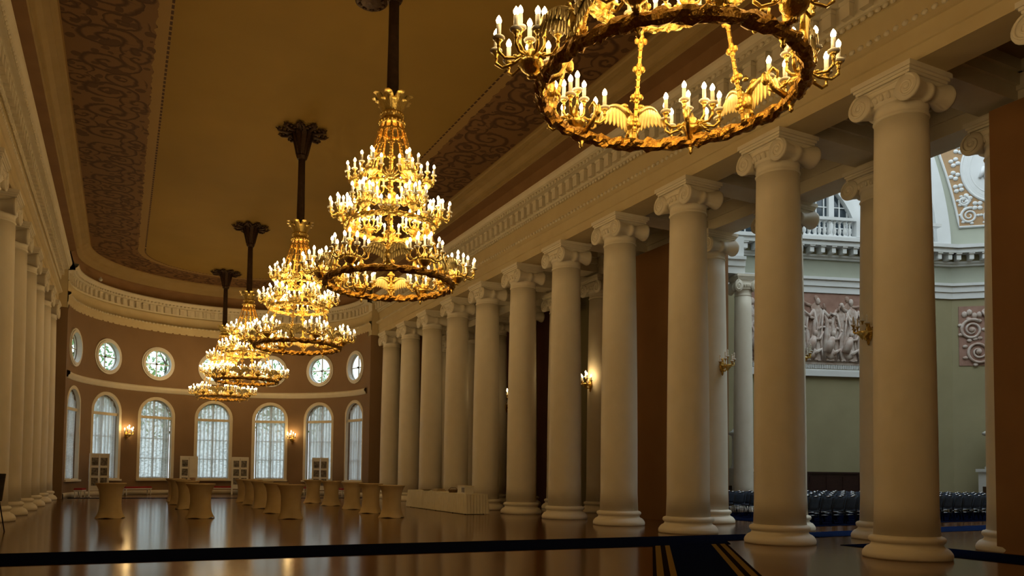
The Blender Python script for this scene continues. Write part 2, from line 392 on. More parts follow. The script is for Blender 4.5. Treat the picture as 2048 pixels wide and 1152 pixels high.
# painted scrollwork border of the ceiling, a strip following the hall's outline
b = MB(); D0, D1 = 7.06, 4.40
line = [(-1, Y0, 0)]
path = []; acc = 0
for k in range(60): path.append((lambda d, y=Y0+(YC-Y0)*k/60: (XC-d, y), (YC-Y0)/60))
for k in range(61):
    ph = -PI/2+PI*k/60; path.append((lambda d, ph=ph: (XC+d*math.sin(ph), YC+(d-RX_+RY_)*math.cos(ph)), 5.6*PI/60))
for k in range(1, 61): path.append((lambda d, y=YC-(YC-Y0)*k/60: (XC+d, y), (YC-Y0)/60))
vs = []; uv = []; n = 5
for p, ds in path:
    acc += ds
    for j in range(n):
        d = D0+(D1-D0)*j/(n-1); x, y = p(d); vs.append((x, y, ZC-.012)); uv.append((acc, j/(n-1)))
b.add(vs, [(i*n+j, i*n+j+1, (i+1)*n+j+1, (i+1)*n+j) for i in range(len(path)-1) for j in range(n-1)]); b.uv = uv
struct(b.build('ceiling_border', 'ceiling_scrolls'))
# round vent rosette and small white sensor on the ceiling edge
vr = MB(); vr.lathe([(.02, 0), (.36, 0), (.40, -.03), (.36, -.06), (.28, -.04), (.24, -.07), (.12, -.05), (.02, -.08)], 24)
for k in range(10): vr.ell((.30*math.cos(k*PI/5), .30*math.sin(k*PI/5), -.06), (.06, .06, .03), 6, 4)
tag(vr.build('ceiling_rosette', 'bronze', None, (5.25, 17.9, ZC)), 'dark round rosette vent on the plain ceiling, top edge of picture', 'vent')
sb = MB(); sb.ell((0, 0, 0), (.10, .10, .10), 10, 6); sb.lathe([(.04, .0), (.04, .14)], 8)
tag(sb.build('ceiling_sensor', 'white_paint', None, (-1.3, 47.2, 12.0)), 'small white ball sensor on the curved cornice at far left', 'sensor')

# ------------------------------------------------------------------ apse wall with its openings
NT = 400
tab = [0.0]
for i in range(NT):
    a0 = -PI/2+PI*i/NT; a1 = a0+PI/NT
    tab.append(tab[-1]+math.hypot(RX_*(math.sin(a1)-math.sin(a0)), RY_*(math.cos(a1)-math.cos(a0))))
def s2phi(s):
    s = min(max(s, 0), tab[-1]); lo, hi = 0, NT
    while hi-lo > 1:
        m_ = (lo+hi)//2
        if tab[m_] <= s: lo = m_
        else: hi = m_
    return -PI/2+PI*(lo+(s-tab[lo])/(tab[lo+1]-tab[lo]))/NT
def phi2s(ph):
    t = (ph+PI/2)/PI*NT; i = min(int(t), NT-1); return tab[i]+(t-i)*(tab[i+1]-tab[i])
def apw(s, z, o=0):
    ph = s2phi(s); return (XC+(RX_+o)*math.sin(ph), YC+(RY_+o)*math.cos(ph), z)
HW, SILL, SPR = 1.0, .97, 4.78
ZR, RR = 7.97, .88
def arch_loop(hw, sill, spr, n=18):
    L = [(-hw, sill)]+[(-hw, sill+(spr-sill)*k/5) for k in range(1, 5)]
    L += [(-hw*math.cos(PI*k/n), spr+hw*math.sin(PI*k/n)) for k in range(n+1)]
    L += [(hw, sill+(spr-sill)*k/5) for k in (4, 3, 2, 1)]+[(hw, sill)]
    return L
def circ(r, n=36, z=0): return [(r*math.cos(2*PI*k/n), z+r*math.sin(2*PI*k/n)) for k in range(n)]
def inpoly(x, y, L):
    c = False; j = len(L)-1
    for i in range(len(L)):
        if (L[i][1] > y) != (L[j][1] > y) and x < (L[j][0]-L[i][0])*(y-L[i][1])/(L[j][1]-L[i][1])+L[i][0]: c = not c
        j = i
    return c
holes = []
for k in range(7):
    s0 = phi2s((k-3)*DPHI)
    holes.append([(x+s0, z) for x, z in arch_loop(HW, SILL, SPR)]); holes.append([(x+s0, z) for x, z in circ(RR, 36, ZR)])
S = tab[-1]; ZT = 10.0
pts = []; edges = []
nx, nz = 70, 20
rect = [(S*i/nx, 0) for i in range(nx)]+[(S, ZT*i/nz) for i in range(nz)]+[(S-S*i/nx, ZT) for i in range(nx)]+[(0, ZT-ZT*i/nz) for i in range(nz)]
pts += rect; edges += [(i, (i+1) % len(rect)) for i in range(len(rect))]
for h in holes:
    o = len(pts); pts += h; edges += [(o+i, o+(i+1) % len(h)) for i in range(len(h))]
big = [[(x+(x-sum(q[0] for q in h)/len(h))*.08, z+(z-sum(q[1] for q in h)/len(h))*.08) for x, z in h] for h in holes]
for i in range(1, nx):
    for j in range(1, nz):
        x, z = S*i/nx, ZT*j/nz
        if not any(inpoly(x, z, h) for h in big): pts.append((x, z))
V, E_, Fc, *_r = delaunay_2d_cdt([Vector(p) for p in pts], edges, [], 0, 1e-5)
b = MB(); keep = []
for f in Fc:
    cx = sum(V[i][0] for i in f)/3; cz = sum(V[i][1] for i in f)/3
    if not any(inpoly(cx, cz, h) for h in holes): keep.append(tuple(f))
b.add([apw(p[0], p[1]) for p in V], keep, None, True)
for h in holes:
    n = len(h); b.add([apw(x, z) for x, z in h]+[apw(x, z, .36) for x, z in h], [(i, (i+1) % n, n+(i+1) % n, n+i) for i in range(n)], None, False)
struct(b.build('wall_apse', 'apse_pink'))
band = [(0, 6.20), (-.08, 6.22), (-.08, 6.30), (-.16, 6.36), (-.17, 6.48), (-.12, 6.54), (0, 6.57)]
b = MB(); n = len(band); vs = []
for i in range(61):
    ph = -PI/2+PI*i/60
    for o, z in band: vs.append((XC+(RX_+o)*math.sin(ph), YC+(RY_+o)*math.cos(ph), z))
b.add(vs, [(i*n+j, i*n+j+1, (i+1)*n+j+1, (i+1)*n+j) for i in range(60) for j in range(n-1)], None, True)
struct(b.build('trim_apse_band', 'stone_trim'))
b = MB(); n = 4; vs = []
for i in range(61):
    ph = -PI/2+PI*i/60
    for o, z in ((0, 0), (-.05, 0), (-.05, .22), (0, .26)): vs.append((XC+(RX_+o)*math.sin(ph), YC+(RY_+o)*math.cos(ph), z))
b.add(vs, [(i*n+j, i*n+j+1, (i+1)*n+j+1, (i+1)*n+j) for i in range(60) for j in range(n-1)], None, True)
struct(b.build('baseboard_apse', 'stone_trim'))

# ------------------------------------------------------------------ apse windows (local x along wall, y outward, z up)
def frame_at(phi, o=0.0, z=0.0):
    t = Vector((RX_*math.cos(phi), -RY_*math.sin(phi), 0)).normalized(); nn = Vector((0, 0, 1)).cross(t)
    p = Vector((XC+RX_*math.sin(phi), YC+RY_*math.cos(phi), z))+nn*o
    m = Matrix((t, nn, Vector((0, 0, 1)))).transposed().to_4x4(); m.translation = p; return m
def ringplate(b, outer, inner, y0, y1):
    n = len(outer); vs = []
    for L, y in ((outer, y0), (inner, y0), (inner, y1), (outer, y1)): vs += [(x, y, z) for x, z in L]
    fs = []
    for k in range(4):
        k2 = (k+1) % 4
        fs += [(k*n+i, k*n+(i+1) % n, k2*n+(i+1) % n, k2*n+i) for i in range(n)]
    b.add(vs, fs, None, False)
b = MB(); ringplate(b, arch_loop(HW+.15, SILL-.12, SPR), arch_loop(HW-.03, SILL+.02, SPR), -.09, .10); b.box(-HW-.2, HW+.2, -.2, .1, SILL-.14, SILL-.04); m_case = b.mesh('casing', 'stone_trim')
b = MB(); ringplate(b, arch_loop(HW, SILL, SPR), arch_loop(HW-.09, SILL+.10, SPR), .29, .37)
m_sash = b.mesh('sash', 'white_paint')
b = MB(); b.box(-.05, .05, .29, .39, SILL, SPR+HW-.02); m_mul = b.mesh('mullion', 'white_paint')
b = MB(); b.box(-HW+.01, HW-.01, .03, .085, 4.60, 4.76); m_tran = b.mesh('transom', 'stone_trim')
b = MB(); b.box(-HW+.05, HW-.05, .31, .37, -.025, .025); m_bar = b.mesh('glazing_bar', 'white_paint')
b = MB(); b.prism([(x, z) for x, z in arch_loop(HW-.06, SILL+.04, SPR)], .006, Matrix(((1, 0, 0, 0), (0, 0, 1, .335), (0, 1, 0, 0), (0, 0, 0, 1)))); m_pane = b.mesh('pane', 'window_glass')
def curtain_mesh(seed):
    rnd = random.Random(seed); nx_, nz_ = 72, 16; w_ = HW-.05; vs = []; ph0 = rnd.uniform(0, 6)
    for j in range(nz_+1):
        for i in range(nx_+1):
            x = -w_+2*w_*i/nx_; top = SPR+math.sqrt(max(0, (w_)**2-x*x))-.02
            z = SILL+.03+(top-SILL-.03)*j/nz_
            y = .19+.065*math.sin(2*PI*8*(x+w_)/(2*w_)+ph0+.4*math.sin(z*.8))+.012*math.sin(19*x+ph0*2+z)
            vs.append((x, y, z))
    b = MB(); b.add(vs, [(j*(nx_+1)+i, j*(nx_+1)+i+1, (j+1)*(nx_+1)+i+1, (j+1)*(nx_+1)+i) for j in range(nz_) for i in range(nx_)])
    return b.mesh('curtain', 'lace')
cms = [curtain_mesh(s) for s in (1, 2, 3)]
b = MB(); ringplate(b, circ(RR+.14), circ(RR-.06), -.10, .12); ringplate(b, circ(RR+.05), circ(RR-.08), -.14, -.08); m_rcase = b.mesh('round_casing', 'white_paint')
b = MB(); b.box(-.03, .03, .17, .23, -RR, RR); m_v = b.mesh('glazing_bar', 'white_paint')
b = MB(); b.box(-RR, RR, .17, .23, -.025, .025); m_h = b.mesh('glazing_bar', 'white_paint')
b = MB(); b.lathe([(.02, 0), (.07, .0), (.05, .06), (.02, .07)], 12, Matrix.Translation((0, .16, 0)) @ RX(PI/2)); m_hub = b.mesh('latch', 'bronze')
b = MB(); ringplate(b, circ(RR), circ(RR-.08), .16, .24); m_rsash = b.mesh('sash', 'white_paint')
b = MB(); b.prism([(0, 0)]+[((RR-.05)*math.cos(PI/2*k/9), (RR-.05)*math.sin(PI/2*k/9)) for k in range(10)], .006, Matrix(((1, 0, 0, 0), (0, 0, 1, .20), (0, 1, 0, 0), (0, 0, 0, 1)))); m_quad = b.mesh('pane', 'window_glass')
for k in range(7):
    ph = (k-3)*DPHI
    r = struct(obj('window_%d' % (k+1), m_case, None, M=frame_at(ph)))
    obj('sash', m_sash, r); obj('mullion', m_mul, r); obj('transom', m_tran, r); obj('pane', m_pane, r)
    for z in (2.2, 3.4, 4.68): obj('glazing_bar', m_bar, r, (0, 0, z))
    cu = obj('lace_curtain', cms[k % 3], None, M=frame_at(ph))
    tag(cu, 'white lace curtain hanging in the %s arched window from the left' % ORD[k+1], 'curtain', 'lace curtains in the apse windows')
    r = struct(obj('window_%d' % (k+8), m_rcase, None, M=frame_at(ph, 0, ZR)))
    obj('sash', m_rsash, r); obj('glazing_bar', m_v, r); obj('glazing_bar', m_h, r); obj('latch', m_hub, r)
    for q in range(4): obj('pane', m_quad, r, M=RY(q*PI/2))

# trees in the garden beyond the apse windows
def tree(x, y, h, r, seed, label):
    rnd = random.Random(seed); t = empty('garden_tree', (x, y, -.6)); b = MB()
    b.tube([(0, 0, -.1), (.1, 0, h*.3), (-.1, .1, h*.6), (.05, 0, h*.9)], [.28, .22, .15, .05], 7)
    for k in range(7):
        a = k*2.4; z = h*(.35+.07*k); b.tube([(0, 0, z), (r*.5*math.cos(a), r*.5*math.sin(a), z+h*.12)], [.09, .03], 5)
    b.build('trunk', 'bark', t)
    vs = []; fs = []
    for k in range(1500):
        a = rnd.uniform(0, 2*PI); e = rnd.uniform(-.9, 1); rr = rnd.random()**.4
        cpt = Vector((r*rr*math.cos(a)*math.sqrt(1-e*e*.8), r*rr*math.sin(a)*math.sqrt(1-e*e*.8), h*.66+e*rr*h*.36))
        u = Vector((rnd.uniform(-1, 1), rnd.uniform(-1, 1), rnd.uniform(-1, 1))).normalized(); v = u.orthogonal().normalized(); s_ = rnd.uniform(.14, .26)
        o = len(vs); vs += [cpt-u*s_, cpt+v*s_*.5, cpt+u*s_, cpt-v*s_*.5]; fs.append((o, o+1, o+2, o+3))
    b = MB(); b.add(vs, fs, None, False); fo = b.build('foliage', 'leaves', t); fo['kind'] = 'stuff'
    tag(t, label, 'tree', 'garden trees outside')
tree(-4.5, 62, 13, 4.0, 1, 'leafy tree outside, behind the second round window from the left')
tree(3.2, 69, 14, 4.6, 2, 'leafy tree outside, behind the third round window from the left')
tree(13.5, 71, 14, 4.2, 3, 'leafy tree outside, behind the middle round windows')
tree(24.5, 66, 13, 3.8, 4, 'leafy tree outside, behind the sixth round window from the left')

# ================================================================== columns
def column_meshes():
    h = HCAP
    b = MB(); b.lathe([(.02, 0), (.79, 0), (.80, .03), (.805, .07), (.79, .12), (.755, .17), (.72, .205), (.70, .215), (.675, .225), (.645, .25), (.635, .28), (.645, .305), (.665, .315), (.68, .335), (.69, .365), (.68, .40), (.655, .425), (.615, .432), (.60, .45), (.5, .45)], 40); base = b.mesh('base', 'plaster_white')
    prof = []
    for k in range(15):
        t = k/14; r = .575-.08*(max(0, t-.12)/.88)**1.7
        if k == 0: r = .595
        prof.append((r, .44+t*(h-.44-.86)))
    b = MB(); b.lathe(prof, 36); shaft = b.mesh('shaft', 'plaster_white')
    zt = h
    # necking, echinus and channel between the volutes
    b = MB(); z0 = h-.88
    b.lathe([(.47, z0), (.505, z0+.01), (.52, z0+.04), (.505, z0+.06), (.495, z0+.10), (.50, z0+.26), (.54, z0+.27), (.555, z0+.30), (.54, z0+.33), (.56, z0+.36), (.60, z0+.44), (.60, z0+.50), (.4, z0+.52)], 36)
    b.box(-.535, .535, -.56, .56, h-.43, h-.20); cap = b.mesh('capital', 'plaster_white')
    b = MB()
    for k in range(26):
        a = 2*PI*k/26; b.ell((0, 0, 0), (.05, .05, .085), 6, 4, T(.575*math.cos(a), .575*math.sin(a), z0+.42) @ RZ(a))
    eggs = b.mesh('egg_moulding', 'plaster_white')
    b = MB(); b.box(-.58, .58, -.60, .60, h-.21, h-.155); b.box(-.61, .61, -.63, .63, h-.155, h-.10); b.box(-.645, .645, -.665, .665, h-.10, h); abac = b.mesh('abacus', 'plaster_white')
    # cushion: spool between front and back volute, axis along x
    b = MB(); pr = [(.02, -.575), (.255, -.575), (.262, -.54), (.25, -.50), (.20, -.36), (.165, -.20), (.158, -.07), (.185, -.055), (.185, .055), (.158, .07), (.165, .20), (.20, .36), (.25, .50), (.262, .54), (.255, .575), (.02, .575)]
    b.lathe(pr, 22, RY(PI/2)); cush = b.mesh('cushion', 'plaster_white')
    b = MB()
    path = []
    for k in range(60):
        a = k/59*2*PI*2.4; r = .238*math.exp(-.125*a); path.append((0, r*math.cos(PI/2+a), r*math.sin(PI/2+a)))
    b.tube(path, [.028-.014*k/59 for k in range(60)], 6); b.ell((0, 0, 0), (.03, .05, .05), 8, 5); volu = b.mesh('volute', 'plaster_white')
    b = MB(); b.tube([(0, -.5, 0), (0, 0, -.015), (0, .5, 0)], .024, 6); fil = b.mesh('fillet', 'plaster_white')
    return base, shaft, cap, eggs, abac, cush, volu, fil
CM = column_meshes()
def column(x, y, label, group, rz=0, scale=1.0, hz=1.0):
    base, shaft, cap, eggs, abac, cush, volu, fil = CM
    t = empty('column', (x, y, 0), rz); t.scale = (scale, scale, hz); tag(t, label, 'column', group)
    obj('base', base, t); obj('shaft', shaft, t); c = obj('capital', cap, t)
    obj('abacus', abac, c); obj('egg_moulding', eggs, c)
    zc = HCAP-.475
    for sy in (-1, 1): obj('cushion', cush, c, (0, sy*.53, zc))
    for sx in (-1, 1):
        for sy in (-1, 1): obj('volute', volu, c, M=T(sx*.578, sy*.53, zc) @ Matrix.Diagonal((1, -sy, 1, 1)))
        obj('fillet', fil, c, M=T(sx*.54, 0, HCAP-.235))
    return t
for i in range(-2, 11):
    n = i+1
    lab = ('white Ionic column in the right front row, %s from the viewer in full view' % ORD[n]) if n > 0 else ('white Ionic column of the right front row, off the right edge, capital only' if n == 0 else 'white Ionic column of the right front row, outside the right edge beside the viewer')
    column(XR, YA+i*STEP, lab, 'right front row of columns')
for i in range(0, 11):
    lab = ['half-hidden Ionic column engaged to the brown pier at the right edge', 'Ionic column with bracket lamp, behind the nearest front column', 'Ionic column in the rotunda opening behind the second front column', 'Ionic column with unlit lamp behind the third front column'][i] if i < 4 else 'Ionic column of the rear right row, behind the %s front column' % ORD[i+1]
    if i == 4: continue
    column(XR2, YA+i*STEP, lab, 'right rear row of columns')
for i in range(1, 11):
    lab = 'white Ionic column in the left row, %s from the curved end wall' % ORD[11-i]
    column(XL, YA+i*STEP, lab, 'left row of columns', PI)

# ================================================================== chandeliers (origin: centre of the lowest ring)
def candle_mesh():
    b = MB()
    b.cur = 0; b.lathe([(.008, -.09), (.022, -.075), (.016, -.05), (.034, -.02), (.044, -.005), (.03, 0), (.012, .004)], 10)
    b.cur = 1; b.lathe([(.03, -.002), (.062, .004), (.068, .018), (.060, .03), (.052, .022), (.028, .016)], 12)
    b.cur = 2; b.lathe([(.025, .008), (.025, .165), (.014, .17)], 10)
    b.cur = 3; b.lathe([(.012, .166), (.026, .184), (.031, .206), (.022, .234), (.004, .262)], 8)
    return b.mesh('candle', ['gold', 'milk_glass', 'wax', 'bulb'])
CANDLE = candle_mesh()
def cluster_mesh(name, outer, inner, ro, ri, zo, zi):
    """bowl with s-curved arms, local +x points outward; returns mesh and candle spots"""
    b = MB(); spots = []
    b.lathe([(.01, -.17), (.035, -.16), (.02, -.13), (.05, -.11), (.10, -.07), (.135, -.02), (.14, .01), (.10, .02), (.07, .05), (.05, .10), (.06, .13), (.03, .16), (.01, .22)], 14)
    b.tube([(-.10, 0, -.10), (-.04, 0, -.14), (0, 0, -.10)], .035, 6)
    for k in range(outer):
        a = -PI*.72+PI*1.44*k/(outer-1); ca, sa = math.cos(a), math.sin(a); r = ro*(.86+.14*abs(math.cos(a)))
        b.tube([(.05*ca, .05*sa, .03), (.12*ca, .12*sa, .07), (.5*r*ca, .5*r*sa, .02), (.82*r*ca, .82*r*sa, -.01), (r*ca, r*sa, .04), (r*ca, r*sa, zo-.08)], [.020, .018, .016, .017, .02, .014], 6)
        b.ell((.5*r*ca, .5*r*sa, .035), (.028, .028, .02), 6, 4); spots.append((r*ca, r*sa, zo))
    for k in range(inner):
        a = 2*PI*k/inner+.5; ca, sa = math.cos(a), math.sin(a)
        b.tube([(.02*ca, .02*sa, .08), (.7*ri*ca, .7*ri*sa, .10), (ri*ca, ri*sa, .16), (ri*ca, ri*sa, zi-.08)], [.02, .017, .018, .013], 6); spots.append((ri*ca, ri*sa, zi))
    return b.mesh(name, 'gold'), spots
def leaf_ring(R, r, seed, n=168, kbump=1.0):
    rnd = random.Random(seed); b = MB(); vs = []; seg = 10
    for i in range(n):
        a = 2*PI*i/n
        for k in range(seg):
            th = 2*PI*k/seg; rr = r*(1+kbump*.20*math.sin(i*2*PI/6+k*2*PI/5*(1 if (i//6) % 2 else -1))+rnd.uniform(-.20, .20)*kbump)
            vs.append(((R+rr*math.cos(th))*math.cos(a), (R+rr*math.cos(th))*math.sin(a), rr*1.15*math.sin(th)))
    b.add(vs, [(i*seg+k, i*seg+(k+1) % seg, ((i+1) % n)*seg+(k+1) % seg, ((i+1) % n)*seg+k) for i in range(n) for k in range(seg)], None, False)
    return b
def strap_mesh(p0, p1, w_=.019, bosses=4):
    """flat gilded strap with four-lobed bosses"""
    p0, p1 = Vector(p0), Vector(p1); b = MB(); L = (p1-p0).length
    zax = (p1-p0).normalized(); xax = Vector((0, 1, 0)); yax = zax.cross(xax).normalized(); xax = yax.cross(zax)
    M = Matrix((xax, yax, zax)).transposed().to_4x4(); M.translation = p0
    b.box(-w_, w_, -.012, .012, 0, L, M)
    n = int(L/.085)
    for k in range(n+1): b.ell((0, 0, L*k/n), (w_*1.7, .022, .018), 6, 4, M)
    for k in range(bosses):
        z = L*(k+.5)/bosses
        for sx, sz in ((-1, 0), (1, 0), (0, 1), (0, -1)): b.ell((sx*.046, 0, z+sz*.046), (.040, .018, .040), 8, 4, M)
        b.ell((0, 0, z), (.03, .03, .03), 6, 4, M)
    return b
def eagle_parts():
    """double-headed eagle, faces +x (outward)"""
    b = MB()
    b.ell((0, 0, .20), (.075, .085, .15), 10, 7); b.tube([(0, 0, .08), (-.01, 0, -.02), (.02, 0, -.10)], [.06, .05, .085], 6)
    for s in (-1, 1):
        b.tube([(0, s*.03, .30), (.0, s*.075, .40), (.01, s*.09, .45)], [.05, .036, .03], 6); b.ell((.01, s*.105, .465), (.036, .05, .036), 8, 5)
        b.tube([(.01, s*.14, .465), (.01, s*.175, .45), (.01, s*.18, .43)], [.018, .012, .003], 5)
        b.tube([(.02, s*.04, .08), (.05, s*.07, .0)], [.035, .02], 6)
        for q in range(3): b.tube([(.05, s*.07, .0), (.09, s*(.07+.03*(q-1)), -.02)], [.012, .006], 4)
    b.lathe([(.03, .52), (.045, .54), (.03, .56), (.02, .58), (.005, .60)], 8)
    body = b.mesh('eagle', 'gold')
    w = MB()
    def edge_pt(q): return Vector((.02+.10*q*q, .06+.30*q, .36+.17*math.sin(q*PI*.62)-.10*q*q))
    w.tube([edge_pt(k/8) for k in range(9)], [.045-.025*k/8 for k in range(9)], 7)
    for layer, (n_, L0, L1, wd, dx) in enumerate(((6, .15, .12, .042, .03), (9, .34, .24, .036, .0))):
        for k in range(n_):
            q = (k+.5)/n_; p = edge_pt(q); L = L0+(L1-L0)*q; ang = -.10+.62*q*q
            dirv = Vector((.10-.05*q, math.sin(ang), -math.cos(ang))).normalized(); c = p+dirv*L*.5+Vector((dx, 0, 0))
            xa = Vector((1, 0, 0)); xa = (xa-dirv*xa.dot(dirv)).normalized(); ya = dirv.cross(xa)
            M = Matrix((xa, ya, dirv)).transposed().to_4x4(); M.translation = c
            w.ell((0, 0, 0), (.010, wd, L*.56), 8, 6, M)
    return body, w.mesh('wing', 'brass_pale')
CLB = cluster_mesh('candle_cluster', 8, 3, .39, .15, .17, .33)
CLM = cluster_mesh('candle_cluster', 6, 3, .29, .12, .14, .26)
CLT = cluster_mesh('candle_cluster', 4, 1, .22, .01, .13, .26)
EAG = eagle_parts()
ZTOP = ZC-5.75
def chandelier():
    t = empty('chandelier')
    def cluster(cl, R, z, a):
        me, sp = cl; c = obj('candle_cluster', me, t, M=T(R*math.cos(a), R*math.sin(a), z) @ RZ(a))
        for p in sp: obj('candle', CANDLE, c, p)
    tiers = [(CLB, 1.40, 0.0, .066, 'bottom', 6), (CLM, .98, 1.29, .05, 'mid', 6), (CLT, .72, 2.11, .04, 'top', 6)]
    for cl, R, z, r, nm, n in tiers:
        leaf_ring(R, r, len(nm)).build('ring', 'gold_dark' if nm == 'bottom' else 'gold', t, (0, 0, z))
        for k in range(n): cluster(cl, R+(.12 if nm == 'bottom' else .08), z+.20, math.radians(40+60*k+ANG))
    # standing candles on the middle ring between its clusters
    for k in range(6):
        for q in (-.17, 0, .17):
            a = math.radians(10+60*k+ANG)+q; obj('candle', CANDLE, t, (.98*math.cos(a), .98*math.sin(a), 1.29+.14))
    for k in range(6):
        a = math.radians(10+60*k+ANG)
        M = T(1.37*math.cos(a), 1.37*math.sin(a), .10) @ RZ(a) @ Matrix.Diagonal((.9, 1.0, .84, 1))
        e = obj('eagle', EAG[0], t, M=M)
        obj('wing', EAG[1], e); obj('wing', EAG[1], e, M=Matrix.Diagonal((1, -1, 1, 1)))
        # palmettes on the upper rings
        for R, z in ((.98, 1.29), (.72, 2.11)):
            b = PALM
            obj('palmette', b, t, M=T(R*math.cos(a), R*math.sin(a), z+.02) @ RZ(a))
    b1 = strap_mesh((1.32, 0, .05), (.98, 0, 1.29)).mesh('strap', 'brass_orange'); b2 = strap_mesh((.94, 0, 1.29), (.72, 0, 2.11), .024, 2).mesh('strap', 'brass_orange'); b3 = strap_mesh((.70, 0, 2.11), (.24, 0, 3.64), .022, 4).mesh('strap', 'brass_orange')
    for k in range(6): obj('strap', b3, t, M=RZ(math.radians(40+60*k+ANG)))
    for k in range(6):
        for me in (b1, b2, b3): obj('strap', me, t, M=RZ(math.radians(10+60*k+ANG)))
    # scroll brackets inside the lowest ring below the clusters
    br = MB(); br.tube([(1.34, 0, .02), (1.20, 0, .10), (1.12, 0, .24), (1.18, 0, .33), (1.25, 0, .29), (1.24, 0, .22)], [.035, .03, .028, .024, .018, .012], 6); br.ell((1.10, 0, .20), (.05, .03, .08), 8, 5); br.lathe([(.004, -.17), (.028, -.14), (.02, -.11), (.04, -.08)], 8, T(1.40, 0, 0))
    brm = br.mesh('scroll_bracket', 'gold')
    for k in range(6): obj('scroll_bracket', brm, t, M=RZ(math.radians(40+60*k+ANG)))
    # crown
    b = MB(); b.lathe([(.17, 3.60), (.27, 3.60), (.29, 3.64), (.27, 3.70), (.22, 3.73), (.22, 3.80), (.26, 3.83), (.24, 3.88), (.20, 3.92), (.14, 4.05), (.12, 4.4)], 20); cr = b.build('crown', 'gold', t)
    lf = MB(); n = 8; vs = []
    for j in range(n+1):
        v = j/n
        for i in range(5):
            u = i/4*2-1; ww = .10*math.sin(PI*(.18+.72*v))+.01
            vs.append((.21+.26*v**1.6+.04*(1-u*u)*math.sin(v*PI), u*ww, 3.86+.50*v-.16*max(0, v-.75)*3))
    fs = [(j*5+i, j*5+i+1, (j+1)*5+i+1, (j+1)*5+i) for j in range(n) for i in range(4)]
    N = len(vs); lf.add(vs+[(x-.02, y, z+.01) for x, y, z in vs], fs+[tuple(k+N for k in f) for f in fs]); lfm = lf.mesh('crown_leaf', 'gold')
    for k in range(8):
        obj('crown_leaf', lfm, cr, M=RZ(k*PI/4+.2))
        obj('crown_leaf', lfm, cr, M=RZ(k*PI/4+.2+PI/8) @ T(0, 0, 3.86) @ Matrix.Diagonal((.82, .9, .66, 1)) @ T(0, 0, -3.86))
    bd_ = MB()
    for k in range(20): bd_.ell((.285*math.cos(k*PI/10), .285*math.sin(k*PI/10), 3.66), (.035, .035, .035), 6, 4); bd_.ell((.255*math.cos(k*PI/10), .255*math.sin(k*PI/10), 3.83), (.03, .03, .03), 6, 4)
    bd_.build('bead_ring', 'gold', cr)['kind'] = 'stuff'
    # rod and ceiling rose
    b = MB(); b.lathe([(.13, 3.95), (.135, 4.6), (.12, 5.6), (.115, ZTOP-.7)], 14); b.build('rod', 'rod_cloth', t)
    b = MB(); b.lathe([(.10, ZTOP-1.02), (.16, ZTOP-1.0), (.20, ZTOP-.9), (.18, ZTOP-.84), (.24, ZTOP-.6), (.33, ZTOP-.2), (.38, ZTOP-.06), (.42, ZTOP)], 10, smooth=False); ro = b.build('ceiling_rose', 'bronze', t)
    b = MB()
    for k in range(10): b.tube([(.19*math.cos(k*PI/5), .19*math.sin(k*PI/5), ZTOP-.86), (.35*math.cos(k*PI/5), .35*math.sin(k*PI/5), ZTOP-.15)], .022, 5)
    b.build('rose_rib', 'bronze', ro)['kind'] = 'stuff'
    lv = MB()
    lv.tube([(.35, 0, ZTOP-.10), (.55, 0, ZTOP-.16), (.75, 0, ZTOP-.14), (.90, 0, ZTOP-.05)], [.06, .05, .04, .012], 6)
    for s in (-1, 1):
        for q, xx in ((.16, .50), (.15, .65), (.11, .78)): lv.ell((xx, s*q*.55, ZTOP-.09), (.06, q*.6, .05), 7, 4)
    lvm = lv.mesh('rose_leaf', 'bronze')
    for k in range(10): obj('rose_leaf', lvm, ro, M=RZ(k*PI/5))
    return t
mat('brass_orange', (1.0, .68, .20), (.88, .52, .11), 20, .38, .9, bump=.15)
def palmette():
    b = MB()
    for k in range(-3, 4):
        a = k*.36; L = .26-.02*abs(k); b.tube([(0, 0, 0), (.02, .6*L*math.sin(a), .6*L*math.cos(a)), (.045, L*math.sin(a)*1.1, L*math.cos(a))], [.016, .030, .012], 5)
    b.ell((.02, 0, .02), (.04, .07, .05), 8, 5); return b.mesh('palmette', 'gold')
PALM = palmette(); ANG = 0.0
CH = [(6.55, 'huge gilded chandelier nearest the viewer, its top cut off by the picture edge'), (16.2, 'gilded three-tier chandelier, second from the viewer and whole in view'),
      (26.0, 'gilded three-tier chandelier, third from the viewer, under a dark ceiling rose'), (37.5, 'gilded chandelier, fourth from the viewer, overlapping the next one'), (47.0, 'smallest, farthest gilded chandelier, hanging in front of the curved end wall'),
      (-3.4, 'gilded chandelier hanging behind the viewer, outside the picture')]
proto = chandelier()
def chandelier_lights(t):
    for z, r, share in ((.45, .55, .46), (1.65, .40, .34), (2.45, .28, .20)):
        ld = bpy.data.lights.new('candle_light', 'POINT'); ld.energy = CHANDELIER_W*share; ld.color = WARM; ld.shadow_soft_size = r
        o = bpy.data.objects.new('candle_light', ld); C.objects.link(o); o.parent = t; o.location = (0, 0, z)
for k, (y, lab) in enumerate(CH):
    o = proto if k == 0 else copy_tree(proto)
    o.location = (XC, y, 5.79 if k == 0 else 5.75); tag(o, lab, 'chandelier', 'chandeliers down the middle of the hall')
for o in [x for x in C.objects if x.name.startswith('chandelier')]: chandelier_lights(o)

